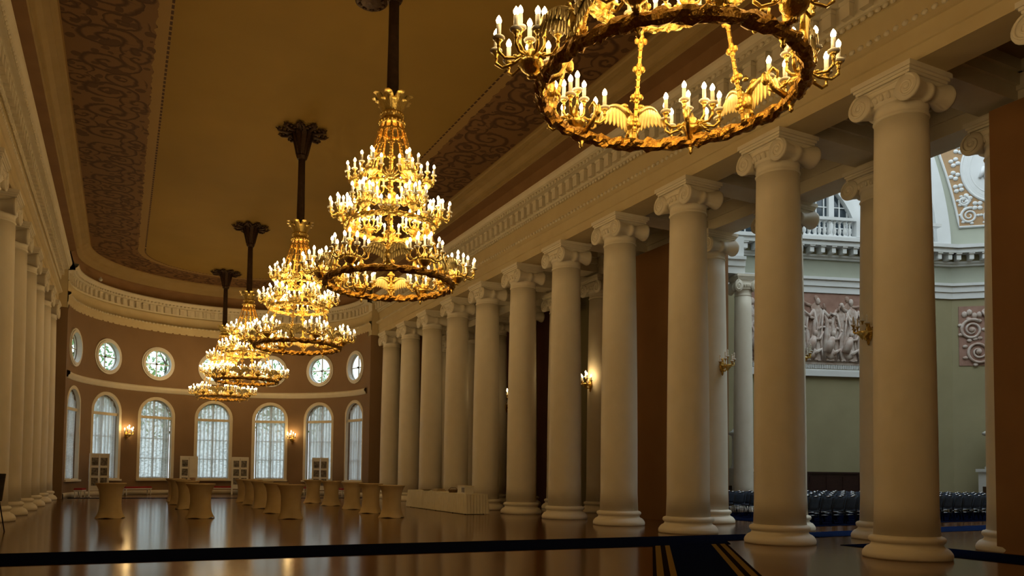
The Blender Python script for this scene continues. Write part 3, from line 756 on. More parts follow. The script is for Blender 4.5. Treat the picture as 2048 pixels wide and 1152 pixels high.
# ================================================================== sconces
def sconce_proto(lit):
    t = empty('wall_sconce')       # local +x away from wall
    b = MB(); b.ell((.03, 0, 0), (.05, .11, .22), 10, 6); b.ell((.04, 0, .2), (.03, .05, .09), 8, 5); b.ell((.04, 0, -.22), (.03, .04, .08), 8, 5); b.build('backplate', 'gold_dark', t)
    b = MB(); b.tube([(.04, 0, -.10), (.16, 0, -.16), (.26, 0, -.06), (.28, 0, .02)], [.03, .026, .026, .03], 7); b.lathe([(.01, -.20), (.03, -.17), (.06, -.12), (.12, -.06), (.15, .0), (.13, .02), (.05, .03)], 12, T(.28, 0, .02)); b.build('bowl', 'gold', t)
    spots = []
    for k in range(5):
        a = -PI*.6+PI*1.2*k/4; r = .24 if k % 2 == 0 else .20; z = .12 if k % 2 == 0 else .2
        p = (.28+r*math.cos(a)*.8, r*math.sin(a)*1.15, z); spots.append(p)
        b = MB(); b.tube([(.28, 0, .03), (.28+.5*r*math.cos(a), .6*r*math.sin(a), .0), (p[0], p[1], .02), (p[0], p[1], z-.08)], [.02, .016, .018, .013], 6); b.build('arm', 'gold', t)
    spots.append((.28, 0, .30))
    for p in spots: obj('candle', CANDLE if lit else CANDLE_OFF, t, p)
    return t
b = MB()
b.cur = 0; b.lathe([(.008, -.09), (.022, -.075), (.016, -.05), (.034, -.02), (.044, -.005), (.03, 0), (.012, .004)], 10)
b.cur = 1; b.lathe([(.03, -.002), (.062, .004), (.068, .018), (.060, .03), (.052, .022), (.028, .016)], 12)
b.cur = 2; b.lathe([(.021, .008), (.021, .165), (.012, .17)], 10); b.lathe([(.010, .166), (.021, .182), (.024, .200), (.016, .222), (.004, .245)], 8)
CANDLE_OFF = b.mesh('candle', ['gold_dark', 'wax', 'wax'])
def sconce(M, lit, label):
    t = sconce_proto(lit); t.matrix_world = M; tag(t, label, 'sconce', 'gilded wall sconces')
    if lit:
        ld = bpy.data.lights.new('candle_light', 'POINT'); ld.energy = SCONCE_W*(1.7 if 'arched' in label else 1.0); ld.color = (1, .66, .27); ld.shadow_soft_size = .15
        o = bpy.data.objects.new('candle_light', ld); C.objects.link(o); o.parent = t; o.location = (.36, 0, .34)
def apse_sconce(phi, z, label):
    m = frame_at(phi, -.02, z); sconce(m @ RZ(-PI/2), True, label)
apse_sconce(-1.56*DPHI, 3.55, 'lit gilded sconce between the second and third arched windows')
apse_sconce(1.44*DPHI, 3.55, 'lit gilded sconce between the fifth and sixth arched windows')
def col_sconce(i, a, z, lit, label):
    x, y = XR2+.56*math.cos(a), YA+i*STEP+.56*math.sin(a); sconce(T(x, y, z) @ RZ(a), lit, label)
col_sconce(1, PI*1.02, 5.25, False, 'unlit gilded sconce just left of the nearest front column')
col_sconce(2, 0.1, 5.15, False, 'unlit gilded sconce just right of the second front column')
col_sconce(3, -PI/2, 5.15, False, 'unlit gilded sconce on the rear column right of the third front column')
col_sconce(5, PI*1.05, 5.2, True, 'lit gilded sconce on the rear column left of the fourth front column')
col_sconce(8, -PI*.3, 5.0, False, 'gilded sconce hanging in the gap right of the seventh front column')
col_sconce(7, PI, 5.2, True, 'lit gilded sconce on the rear column behind the sixth front column')

# ================================================================== carpets
def rug(name, poly, m, label, stripes=None, z=.012):
    b = MB(); b.prism(poly, z)
    o = b.build(name, m); tag(o, label, 'carpet'); return o
r1 = rug('carpet_runner', [(-2.65, 14.51), (12.75, 13.58), (13.25, 14.25), (16.4, 14.25), (16.4, 15.55), (-2.65, 16.50)], 'navy_carpet', 'dark navy carpet runner crossing the foreground from side to side')
# diagonal runner with striped borders
A0, A1 = Vector((11.52, 13.50)), Vector((6.4, 6.87)); dr = (A1-A0).normalized(); nr = Vector((dr.y, -dr.x))
b = MB()
def strip(b, o0, o1, z0, z1, L0=0.0):
    def start(o):
        q = A0+nr*o-dr*2
        while q.y > 13.58+(12.75-q.x)*.0604-.012: q = q+dr*.005
        return q
    p = [start(o0), start(o1), A1+nr*o1, A1+nr*o0]
    b.add([(q.x, q.y, z) for z in (z0, z1) for q in p], [(0, 1, 2, 3), (4, 5, 6, 7), (0, 1, 5, 4), (1, 2, 6, 5), (2, 3, 7, 6), (3, 0, 4, 7)], None, False)
strip(b, -.84, .84, .0, .012); rr = b.build('carpet_runner', 'navy_carpet'); tag(rr, 'navy carpet runner with gold-striped borders coming towards the viewer', 'carpet')
for o0, o1, m in ((.47, .57, 'carpet_gold'), (.67, .78, 'carpet_gold'), (.57, .67, 'carpet_black'), (.78, .84, 'carpet_black')):
    for s in (-1, 1):
        b = MB(); strip(b, s*o0, s*o1, .010, .0145); b.build('border_stripe', m, rr)
r2 = rug('carpet_runner', [(-2.4, 44.3), (13.0, 43.0), (13.0, 43.6), (-2.4, 45.0)], 'blue_carpet', 'narrow blue carpet runner in front of the curved end wall')
r4 = rug('chair_shade_sheet', [(19.6, 17.3), (36.5, 17.7), (36.0, 21.4), (33.0, 22.9), (25.5, 24.68), (19.6, 24.68)], 'navy_carpet', 'dark sheet put in for the shade under the rotunda chairs')  # dark sheet added to paint the shade on the floor beneath the chairs
r5 = rug('carpet_runner', [(15.05, -4), (16.75, -4), (16.75, 12.5), (15.05, 12.5)], 'navy_carpet', 'dark navy carpet runner along the aisle beside the brown pier')
r3 = rug('carpet_runner', [(16.45, 14.26), (40.5, 15.0), (40.5, 16.7), (16.45, 15.5)], 'blue_carpet', 'blue carpet runner leading into the rotunda past the chairs', z=.013)

# ================================================================== cocktail tables in stretch covers
def cocktail_proto():
    t = empty('cocktail_table'); n = 32; vs = []
    prof = [(0.0, .43), (.02, .425), (.10, .375), (.25, .335), (.5, .315), (.75, .325), (.92, .36), (1.02, .41), (1.07, .445), (1.085, .45)]
    for z, r in prof:
        for k in range(n):
            a = 2*PI*k/n; low = max(0, 1-z/.45); rr = r*(1+.10*low*math.cos(4*a)); vs.append((rr*math.cos(a), rr*math.sin(a), max(.004, z+.03*low*(1-math.cos(4*a))*.5)))
    b = MB(); b.add(vs, [(j*n+k, j*n+(k+1) % n, (j+1)*n+(k+1) % n, (j+1)*n+k) for j in range(len(prof)-1) for k in range(n)]); b.build('stretch_cover', 'fabric_beige', t)
    b = MB(); b.lathe([(.01, 1.085), (.45, 1.085), (.455, 1.095), (.452, 1.108), (.01, 1.11)], 32); b.build('table_top', 'fabric_beige', t)
    b = MB(); b.tube([(0, 0, .03), (0, 0, 1.08)], .035, 8); b.build('pole', 'black_metal', t)
    for k in range(4):
        b = MB(); b.tube([(.03, 0, .05), (.38, 0, .018)], [.025, .018], 6); b.build('foot', 'black_metal', t, M=RZ(k*PI/2))
    return t
tp = cocktail_proto(); first = True
rows = [([(-.25, 27.1)], 'cocktail table in beige stretch cover standing alone at the left'),
        ([(2.37, 26.45), (2.40, 32.4), (2.38, 36.5), (2.42, 39.8)], 'left-hand row'), ([(5.08, 25.5), (5.18, 28.8), (5.30, 32.6), (5.42, 35.9), (5.5, 38.9)], 'middle row'), ([(8.42, 25.15), (8.55, 28.0), (8.66, 31.0), (8.62, 34.3), (8.45, 37.2)], 'right-hand row')]
for pts, nm in rows:
    for k, (x, y) in enumerate(pts):
        o = tp if first else copy_tree(tp); first = False
        o.location = (x, y, 0); o.rotation_euler = (0, 0, random.uniform(0, 1.5))
        lab = nm if len(pts) == 1 else 'beige-covered cocktail table, %s of the %s' % (('nearest' if k == 0 else ('farthest' if k == len(pts)-1 else ORD[k+1]+' nearest')), nm)
        tag(o, lab, 'table', 'cocktail tables')

# ================================================================== buffet table with pleated skirt
t = empty('buffet_table', (12.12, 29.4, 0)); tag(t, 'long buffet table with pleated cream skirt before the right columns', 'table')
hx, hy, hz = .45, 3.2, .76
b = MB(); b.box(-hx, hx, -hy, hy, hz-.03, hz); b.build('table_top', 'linen', t)
for sx in (-1, 1):
    for sy in (-1, 0, 1):
        b = MB(); b.tube([(sx*.38, sy*3.0, 0), (sx*.38, sy*3.0, hz-.03)], .02, 6); b.build('leg', 'black_metal', t)
per = []
def edge(p, q, n):
    for i in range(n): per.append((p[0]+(q[0]-p[0])*i/n, p[1]+(q[1]-p[1])*i/n))
edge((-hx, -hy), (hx, -hy), 36); edge((hx, -hy), (hx, hy), 150); edge((hx, hy), (-hx, hy), 36); edge((-hx, hy), (-hx, -hy), 150)
b = MB(); vs = []; n = len(per)
for j in range(6):
    z = .02+(hz-.045)*j/5
    for i, (x, y) in enumerate(per):
        f = (1-j/5)*.7+.12; r = .040*f*math.sin(i*1.25)+.016*f*math.sin(i*.37)+.03*(1-j/5)
        dx = r if x > hx-1e-6 else (-r if x < -hx+1e-6 else 0); dy = r if y > hy-1e-6 else (-r if y < -hy+1e-6 else 0)
        vs.append((x+dx, y+dy, z))
b.add(vs, [(j*n+i, j*n+(i+1) % n, (j+1)*n+(i+1) % n, (j+1)*n+i) for j in range(5) for i in range(n)]); b.build('pleated_skirt', 'linen', t)
bx = empty('carton', (12.05, 27.1, hz)); b = MB(); b.box(-.18, .18, -.36, .36, 0, .27); b.build('box_body', 'board_white', bx); b = MB(); b.box(-.19, .19, -.37, .37, .27, .30); b.build('lid', 'linen', bx)
for yy in (-.24, -.1):
    b = MB(); b.box(-.186, -.181, yy-.05, yy+.05, .05, .22); b.build('print_panel', 'photo_dark', bx)
tag(bx, 'pale carton box on the near end of the buffet table', 'box')
b = MB(); b.lathe([(.02, 0), (.16, 0), (.20, .10), (.21, .12), (.19, .11), (.15, .02), (.02, .02)], 16); b.tube([(-.2, 0, .1), (-.1, 0, .2), (.1, 0, .2), (.2, 0, .1)], .012, 5)
tag(b.build('basket', 'wicker', None, (12.0, 28.2, hz)), 'small dark wicker basket beside the carton on the buffet', 'basket')
b = MB(); b.lathe([(.02, 0), (.12, .01), (.22, .05), (.23, .06), (.2, .05), (.02, .02)], 18)
tag(b.build('platter', 'cardboard', None, (11.95, 31.0, hz)), 'shallow tan platter on the far half of the buffet', 'platter')
b = MB(); b.box(-.2, .2, -.3, .3, 0, .03); b.box(-.16, .16, -.25, .25, .03, .10)
tag(b.build('tray_stack', 'cardboard', None, (12.2, 30.2, hz)), 'stack of tan serving trays at the middle of the buffet', 'tray')

# ================================================================== display boards and benches along the apse
def board(phi, off, turn, label, kind):
    m = frame_at(phi, -off, 0) @ RZ(turn); t = empty('display_board'); t.matrix_world = m; tag(t, label, 'board', 'white framed display boards')
    for s in (-1, 1):
        b = MB(); b.box(s*.48-.03, s*.48+.03, -.03, .03, 0, 2.35); b.build('post', 'white_paint', t)
        b = MB(); b.box(s*.48-.04, s*.48+.04, -.25, .25, 0, .05); b.build('foot', 'white_paint', t)
    b = MB(); b.box(-.45, .45, -.03, .03, 2.27, 2.35); b.box(-.45, .45, -.03, .03, .35, .42); b.build('rail', 'white_paint', t)
    b = MB(); b.box(-.45, -.01, -.012, .012, .42, 2.27); p1 = b.build('panel', 'board_white', t)
    b = MB(); b.box(.01, .45, -.012, .012, .42, 2.27); p2 = b.build('panel', 'board_white', t)
    for pnl, x0 in ((p1, -.40), (p2, .06)):
        for q in range(3):
            if kind == 'sepia' and pnl is p2 and q > 0: continue
            b = MB(); h = .42; z = .62+q*.54; b.box(x0, x0+.34, -.018, -.012, z, z+h); b.build('photograph', 'photo_sepia' if (kind == 'sepia' and pnl is p2) else 'photo_dark', pnl)
board(-2.82*DPHI, 1.28, -.85, 'display board with dark photographs beside the leftmost arched windows', 'dark')
board(-.50*DPHI, 1.2, -.2, 'display board with one sepia picture left of the middle window', 'sepia')
board(.50*DPHI, 1.1, .1, 'display board with dark photographs right of the middle window', 'dark')
board(2.38*DPHI, 1.2, .55, 'display board partly covering the sixth arched window', 'dark')
def bench(phi, off, w_, label):
    t = empty('bench'); t.matrix_world = frame_at(phi, -off, 0); tag(t, label, 'bench', 'red upholstered benches')
    b = MB(); b.box(-w_, w_, -.2, .2, .34, .41); b.build('frame', 'white_paint', t)
    b = MB(); vs = []
    for (x, y, z) in [(-w_, -.21, .41), (w_, -.21, .41), (w_, .21, .41), (-w_, .21, .41), (-w_+.03, -.18, .50), (w_-.03, -.18, .50), (w_-.03, .18, .50), (-w_+.03, .18, .50)]: vs.append((x, y, z))
    b.add(vs, [(0, 1, 2, 3), (4, 5, 6, 7), (0, 1, 5, 4), (1, 2, 6, 5), (2, 3, 7, 6), (3, 0, 4, 7)], None, False); b.build('cushion', 'red_plush', t)
    for sx in (-1, 1):
        for sy in (-1, 1):
            b = MB(); b.lathe([(.018, 0), (.028, .03), (.02, .06), (.035, .22), (.03, .34)], 8, T(sx*(w_-.06), sy*.15, 0)); b.build('leg', 'white_paint', t)
bench(-3.12*DPHI, .62, .42, 'red bench under the leftmost arched window')
bench(-1.45*DPHI, .7, .85, 'red bench below the left sconce')
bench(.12*DPHI, .7, .8, 'red bench under the middle arched window')
bench(1.6*DPHI, .7, .8, 'red bench below the right sconce')
bench(2.95*DPHI, .9, .6, 'red bench under the rightmost arched window')

# easel with a notice at the left edge
t = empty('easel', (-2.78, 21.6, 0), -.5); tag(t, 'dark notice board on a thin tripod easel at the left edge', 'easel')
for p, q in (((-.38, -.25, 0), (-.05, .05, 1.75)), ((.38, -.25, 0), (.05, .05, 1.75)), ((0, .55, 0), (0, .05, 1.75))):
    b = MB(); b.tube([p, q], .014, 6); b.build('leg', 'black_metal', t)
b = MB(); b.box(-.42, .42, -.20, -.17, 0, .03, T(0, 0, .78)); b.build('ledge', 'black_metal', t)
b = MB(); b.box(-.42, .42, -.012, .012, 0, .62, T(0, -.17, .81) @ RX(-.16)); b.build('notice_board', 'sign_dark', t)

# ================================================================== rotunda beyond the opening
PA, PC = Vector((18.6, 29.68)), Vector((36.87, 23.99))
tA = (PC-PA).normalized(); nA = Vector((tA.y, -tA.x))
P0 = Vector((24.0, 28.0)); S0 = -(P0-PA).dot(tA)           # s is measured from P0 along the wall, as surveyed
tD = Vector((.77, -.64)).normalized(); nD = Vector((tD.y, -tD.x)); PD = PC+tD*7.0
def wallM(o, t, n): 
    """local x along wall, y out of wall into the room, z up"""
    m = Matrix((Vector((t.x, t.y, 0)), Vector((n.x, n.y, 0)), Vector((0, 0, 1)))).transposed().to_4x4(); m.translation = (o.x, o.y, 0); return m
MA = wallM(P0, tA, nA); MD = wallM(PC, tD, nD)
LA = (PC-P0).length
def wbox(name, m, M, x0, x1, y0, y1, z0, z1, parent=None, st=True):
    b = MB(); b.box(x0, x1, y0, y1, z0, z1, M); o = b.build(name, m, parent)
    if parent is None and st: struct(o)
    return o
wbox('wall_rotunda_north', 'rot_olive', MA, S0, LA+.3, -.4, 0, 0, 11.15)
wbox('wall_rotunda_north', 'rot_green', MA, S0, LA+.3, -.4, .0, 11.15, 12.1)
wbox('wall_rotunda_north', 'rot_white', MA, S0, LA+3, -1.6, -1.2, 12.1, 22)
wbox('wall_rotunda_east', 'rot_olive', MD, 0, 7.2, -.4, 0, 0, 11.15)
wbox('wall_rotunda_east', 'rot_green', MD, 0, 7.2, -.4, 0, 11.15, 12.1)
slab('wall_rotunda_far', 'rot_olive', PD.x, PD.x+.4, 2, PD.y+.3, 0, 22)
slab('wall_rotunda_south', 'rot_olive', 18.6, PD.x, 1.6, 2, 0, 22)
slab('wall_rotunda_west', 'rot_green', 18.3, 18.6, 2, 30, 10.6, 22)
# unseen roof rim; its opening is sized to let sky light the rotunda
for q, (x0, x1, y0, y1) in enumerate(((18.3, 44, 2, 5), (18.3, 44, 26, 31), (18.3, 20, 5, 26), (41, 44, 5, 26))): slab('ceiling_rotunda', 'rot_white', x0, x1, y0, y1, 22, 22.3)

modm = MB(); modm.box(-.10, .10, 0, .42, 0, .30); modm.box(-.13, .13, 0, .48, .26, .34); modm = modm.mesh('modillion', 'rot_white')
def rot_entab(M, x0, x1, name):
    r = wbox(name, 'rot_white', M, x0, x1, 0, .08, 10.40, 10.72)
    wbox('architrave_step', 'rot_white', M, x0, x1, 0, .14, 10.72, 11.02, r); wbox('architrave_cap', 'rot_white', M, x0, x1, 0, .22, 11.02, 11.15, r)
    wbox('frieze_cap', 'rot_white', M, x0, x1, 0, .10, 12.02, 12.14, r); wbox('soffit', 'rot_white', M, x0, x1, 0, .16, 12.14, 12.24, r)
    wbox('cornice', 'rot_white', M, x0, x1, -1.3, .62, 12.56, 12.78, r); wbox('cornice_cap', 'rot_white', M, x0, x1, -1.3, .72, 12.78, 12.95, r)
    x = x0+.2
    while x < x1-.1:
        obj('modillion', modm, r, M=M @ T(x, .12, 12.24)); x += .56
    wbox('bed', 'rot_olive', M, x0, x1, -.2, .12, 12.24, 12.58, r)
    return r
rot_entab(MA, S0, LA, 'trim_rotunda_north'); rot_entab(MD, 0, 7, 'trim_rotunda_east')
# moulded band below the painted relief
bd = wbox('trim_rotunda_band', 'rot_white', MA, 2.3, 11.5, 0, .16, 6.36, 6.62); wbox('band_cap', 'rot_white', MA, 2.3, 11.5, 0, .10, 6.62, 6.70, bd)
dt = MB()
for k in range(100): dt.box(2.34+k*.092, 2.34+k*.092+.055, 0, .07, 6.74, 6.92)
o = dt.build('bead_row', 'rot_white', bd, M=MA); o['kind'] = 'stuff'

# balustrade
t = empty('balustrade'); tag(t, 'white stone balustrade with turned balusters above the rotunda cornice', 'balustrade')
b = MB(); b.box(3.2, 12.6, .18, .52, 13.84, 13.98, MA); b.build('handrail', 'rot_white', t)
b = MB(); b.box(3.2, 12.6, .18, .52, 12.95, 13.08, MA); b.build('plinth', 'rot_white', t)
b = MB(); b.lathe([(.10, 0), (.10, .06), (.05, .09), (.06, .13), (.095, .24), (.085, .33), (.045, .50), (.06, .58), (.045, .62), (.09, .68), (.09, .77)], 10); bal = b.mesh('baluster', 'rot_white')
b = MB(); b.box(-.17, .17, -.19, .19, 0, .78); ped = b.mesh('pedestal', 'rot_white')
for k in range(34):
    x = 3.35+k*.262; 
    if abs(x-8.22) < .2 or abs(x-5.0) < .15 or abs(x-11.4) < .15: continue
    obj('baluster', bal, t, M=MA @ T(x, .35, 13.07))
for x in (5.0, 8.22, 11.4): obj('pedestal', ped, t, M=MA @ T(x, .35, 13.07))

# half-round window above the balustrade (set back on the upper wall)
UP = -1.2
def ypl(M): return M @ Matrix(((1, 0, 0, 0), (0, 0, 1, 0), (0, 1, 0, 0), (0, 0, 0, 1)))
cw, zw, rw = 5.2, 13.0, 3.9
half = [(cw+rw*math.cos(PI*k/32), zw+rw*math.sin(PI*k/32)) for k in range(33)]
b = MB(); b.prism(half, .05, ypl(MA @ T(0, UP, 0))); wn = struct(b.build('window_15', 'dark_pane'))
b = MB(); outer = [(cw+(rw+.34)*math.cos(PI*k/32), zw+(rw+.34)*math.sin(PI*k/32)) for k in range(33)]
vs = []; n = 33
for L, y in ((outer, UP), (half, UP), (half, UP+.32), (outer, UP+.32)): vs += [(x, y, z) for x, z in L]
b.add(vs, [(k*n+i, k*n+i+1, ((k+1) % 4)*n+i+1, ((k+1) % 4)*n+i) for k in range(4) for i in range(32)], MA, False); b.build('arch_frame', 'rot_white', wn)
for x in (cw+2.5, cw, cw-2.5):
    b = MB(); b.box(x-.14, x+.14, UP, UP+.26, zw, zw+math.sqrt(rw*rw-(x-cw)**2), MA); b.build('pillar', 'rot_white', wn)
for x in [cw-3.7+.42*k for k in range(18)]:
    if min(abs(x-cw-2.5), abs(x-cw), abs(x-cw+2.5)) < .2 or abs(x-cw) > 3.8: continue
    b = MB(); b.box(x-.028, x+.028, UP+.05, UP+.11, zw, zw+math.sqrt(rw*rw-(x-cw)**2), MA); b.build('glazing_bar', 'rot_white', wn)
for z in (14.0, 15.05, 16.1):
    hx_ = math.sqrt(rw*rw-(z-zw)**2); b = MB(); b.box(cw-hx_, cw+hx_, UP+.05, UP+.10, z-.025, z+.025, MA); b.build('glazing_bar', 'rot_white', wn)

# ------------------------------------------------------------------ painted figure relief
def figure(seed, h=3.0):
    rnd = random.Random(seed); b = MB(); lean = rnd.uniform(-.2, .2); wide = rnd.uniform(.85, 1.3); s = h/3.0
    n = 14; prof = [(0, .30), (.25, .27), (.7, .24), (1.2, .27), (1.5, .24), (1.75, .20), (2.0, .25), (2.25, .27), (2.4, .20), (2.5, .09), (2.58, .07)]; vs = []
    fold = rnd.uniform(0, 6)
    for z, r in prof:
        for k in range(n):
            a = 2*PI*k/n; fr = 1+(.16*math.sin(4*a+fold+z*1.3) if z < 1.6 else .05*math.sin(3*a)); vs.append((wide*r*fr*math.cos(a)+lean*z, .55*r*fr*math.sin(a), z))
    b.add(vs, [(j*n+k, j*n+(k+1) % n, (j+1)*n+(k+1) % n, (j+1)*n+k) for j in range(len(prof)-1) for k in range(n)])
    hx_ = lean*2.6+rnd.uniform(-.05, .05); b.ell((hx_, .05, 2.74), (.12, .13, .165), 9, 7); b.ell((hx_, .0, 2.80), (.145, .13, .13), 8, 6); b.ell((hx_+rnd.choice((-.1, .1)), .12, 2.72), (.03, .05, .04), 6, 4)
    for sd in (-1, 1):
        sh = Vector((lean*2.3+sd*.26*wide, .05, 2.33)); up = rnd.uniform(-.9, .5); el = sh+Vector((sd*.30*math.cos(up), .12, .40*math.sin(up)-.1)); wr = el+Vector((sd*rnd.uniform(-.2, .38), .12, rnd.uniform(-.25, .38)))
        b.tube([sh, el, wr], [.095, .075, .05], 7); b.ell(wr, (.06, .05, .07), 6, 4)
        b.tube([sh+Vector((0, .04, 0)), sh+Vector((-sd*.12, .16, -.6)), Vector((lean+sd*.1, .15, .9)), Vector((sd*.22, .14, .12))], [.05, .055, .06, .03], 6)
        b.ell((lean*.2+sd*.15, .12, .04), (.09, .14, .05), 7, 4)
    return b
t = empty('figure_relief'); t.matrix_world = MA; tag(t, 'painted relief of draped figures on the rotunda wall', 'relief')
b = MB(); b.box(2.3, 11.5, 0, .03, 6.98, 10.38); b.build('panel', 'relief_ground', t)
b = MB(); b.box(2.3, 11.5, 0, .05, 6.94, 7.10); b.build('ground_line', 'relief_pale', t)
for k in range(15):
    x = 2.7+k*.60; big = k % 3 != 1
    M = T(x, .04, 7.10) @ Matrix.Diagonal((.92*(1 if k % 2 else -1), .55, (1.0 if big else .72)+.05*math.sin(k*2.3), 1))
    figure(k+3).build('relief_figure', 'relief_pale', t, M=M)
for k in range(14):
    M = T(3.02+k*.60, .02, 7.25+.25*(k % 3)) @ Matrix.Diagonal((.85*(-1 if k % 2 else 1), .40, .80+.08*math.sin(k*1.7), 1)); figure(k+40).build('relief_figure', 'relief_mid', t, M=M)
for k in range(9):
    b = MB(); x = 3.1+k*.95; rnd = random.Random(k+9)
    b.ell((x, .14, 7.45), (.30, .10, .26), 10, 6); b.tube([(x-.2, .14, 7.5), (x, .18, 8.0), (x+.1, .16, 8.25)], [.2, .19, .1], 8); b.ell((x+.14, .18, 8.42), (.12, .09, .15), 8, 6)
    b.tube([(x+.05, .18, 8.1), (x+.38, .2, 8.15), (x+.55, .18, 8.5)], [.085, .065, .045], 6); b.tube([(x+.1, .14, 7.4), (x+.45, .16, 7.65), (x+.5, .14, 7.14)], [.13, .10, .06], 7); b.build('relief_figure', 'relief_pale', t)
for k in range(15):
    rnd = random.Random(k); x = 3.0+k*.60; b = MB()
    b.tube([(x, .05, 7.1), (x+rnd.uniform(-.15, .15), .07, 8.1), (x+rnd.uniform(-.25, .25), .06, 9.0), (x+rnd.uniform(-.2, .2), .05, 9.6)], [.10, .13, .10, .04], 6); b.build('relief_drapery', 'relief_pale', t)

def spiral(b, cx, cz, R, turns, dirn, a0, r0, y=.06, r1=.4):
    P = []; N = int(22*turns)
    for k in range(N+1):
        a = a0+dirn*2*PI*turns*k/N; r = R*(1-.88*k/N); P.append((cx+r*math.cos(a), y, cz+r*math.sin(a)))
    b.tube(P, [r0*(1-(1-r1)*k/N) for k in range(N+1)], 6)
t = empty('scroll_relief'); t.matrix_world = MD; tag(t, 'painted acanthus scroll panel on the corner wall, right edge', 'relief')
b = MB(); b.box(.30, 4.2, 0, .03, 7.08, 10.02); b.build('panel', 'relief_ground', t)
for cx, cz, R, d in ((.86, 8.85, .52, 1), (1.15, 7.75, .62, -1), (2.7, 8.85, .52, -1), (2.9, 7.75, .62, 1)):
    b = MB(); spiral(b, cx, cz, R, 2.2, d, PI*.3, .085); b.ell((cx, .08, cz), (.13, .08, .13), 10, 6)
    for k in range(7):
        a = k*.9; b.ell((cx+R*1.05*math.cos(a), .05, cz+R*1.05*math.sin(a)), (.13, .06, .09), 7, 4, None)
    b.build('scroll', 'relief_pale', t)
b = MB(); b.tube([(1.75, .08, 7.2), (1.72, .1, 8.6), (1.78, .1, 9.4)], [.10, .13, .09], 8); b.ell((1.78, .12, 9.6), (.13, .1, .17), 8, 6); b.tube([(1.75, .1, 9.2), (1.45, .12, 9.5), (1.30, .12, 9.75)], [.07, .06, .04], 6); b.tube([(1.78, .1, 9.2), (2.1, .12, 9.5), (2.3, .12, 9.75)], [.07, .06, .04], 6)
for k in range(6): b.ell((.55+k*.22, .05, 9.62+.1*math.sin(k*2)), (.14, .07, .16), 7, 4)
b.build('scroll', 'relief_pale', t)

# pendentive with medallion above the corner
def leftc(z): 
    u = max(0.0, (z-13.1)/4.7); return .02-.75*u**1.7
poly = [(leftc(13.0+.5*k), 13.0+.5*k) for k in range(18)]
poly = poly+[(7.2, 21.5), (7.2, 13.0)]
b = MB(); b.prism(poly, .3, ypl(MD @ T(0, -.35, 0))); pd = struct(b.build('wall_pendentive', 'rot_green'))
b = MB(); vs = []; n = 18
for dx, y in ((-.62, -.3), (-.02, -.3), (-.02, .12), (-.62, .12)): vs += [(leftc(13.0+.5*k)+dx, y, 13.0+.5*k) for k in range(n)]
b.add(vs, [(k*n+i, k*n+i+1, ((k+1) % 4)*n+i+1, ((k+1) % 4)*n+i) for k in range(4) for i in range(n-1)], MD, False); b.build('arch_band', 'rot_white', pd)
t = empty('pendentive_relief'); t.matrix_world = MD; tag(t, 'orange-ground pendentive with white scrolls and oval medallion', 'relief')
def inner(z): return .40-.85*(max(0, z-13.9)/3.9)**1.35
pl = [(inner(14.0+.4*k), 14.0+.4*k) for k in range(15)]
b = MB(); b.prism(pl+[(4.6, 19.6), (3.9, 14.0)], .03, ypl(T(0, -.04, 0))); b.build('panel', 'relief_orange', t)
b = MB(); b.tube([(x, 0, z) for x, z in pl]+[(4.6, 0, 19.6), (3.9, 0, 14.0)], .06, 6, closed=True); b.build('frame', 'rot_white', t)
oc = (1.95, 16.9)
for rx, rz, r0 in ((1.42, 1.70, .07), (1.22, 1.48, .05), (1.05, 1.30, .06)):
    b = MB(); b.tube([(oc[0]+rx*math.cos(2*PI*k/40), .0, oc[1]+rz*math.sin(2*PI*k/40)) for k in range(40)], r0, 6, closed=True); b.build('medallion_ring', 'rot_white', t)
b = MB(); b.prism([(oc[0]+1.4*math.cos(2*PI*k/40), oc[1]+1.68*math.sin(2*PI*k/40)) for k in range(40)], .04, ypl(Matrix())); b.build('medallion', 'rot_white', t)
b = MB(); b.ell((oc[0]-.1, .08, oc[1]+.5), (.25, .14, .33), 10, 7); b.ell((oc[0], .06, oc[1]-.3), (.5, .16, .55), 10, 7); b.tube([(oc[0]-.4, .08, oc[1]), (oc[0]-.62, .1, oc[1]-.5)], [.14, .08], 6); b.build('medallion_figure', 'rot_white', t)
for k in range(12):
    a = PI*.62+k*.118*PI*.9; b = MB()
    x, z = oc[0]+1.75*math.cos(a), oc[1]+2.05*math.sin(a)
    for q in range(4): b.ell((x+.16*math.cos(a*2+q*1.6), .0, z+.16*math.sin(a*2+q*1.6)), (.13, .06, .11), 7, 4)
    b.build('leaf', 'rot_white', t)
for cx, cz, R, d in ((.85, 14.55, .40, 1), (1.8, 14.5, .42, -1), (.62, 15.3, .26, -1), (2.8, 14.5, .42, 1)):
    b = MB(); spiral(b, cx, cz, R, 2.0, d, PI*.4, .075, .0); 
    for k in range(6): b.ell((cx+R*math.cos(k), .0, cz+R*math.sin(k)), (.10, .05, .07), 6, 4)
    b.build('scroll', 'rot_white', t)

# free-standing rotunda columns carrying a projecting entablature
def rot_col(x, y, label):
    t = column(x, y, label, 'rotunda columns', math.atan2(-nA.y, -nA.x), .72, 10.36/HCAP); return t
rot_col(24.55, 25.35, 'slim white Ionic column inside the rotunda, beside the third front column')
rot_col(21.6, 26.2, 'slim white Ionic column inside the rotunda, hidden behind the third front column')
b = MB(); b.box(-2.6, 1.3, .3, 2.6, 10.42, 10.74, MA); b.box(-2.6, 1.3, .28, 2.66, 10.74, 11.02, MA); b.box(-2.6, 1.3, .26, 2.74, 11.02, 11.16, MA); b.box(-2.6, 1.3, .26, 2.5, 11.16, 12.1, MA)
struct(b.build('trim_rotunda_porch', 'rot_white'))
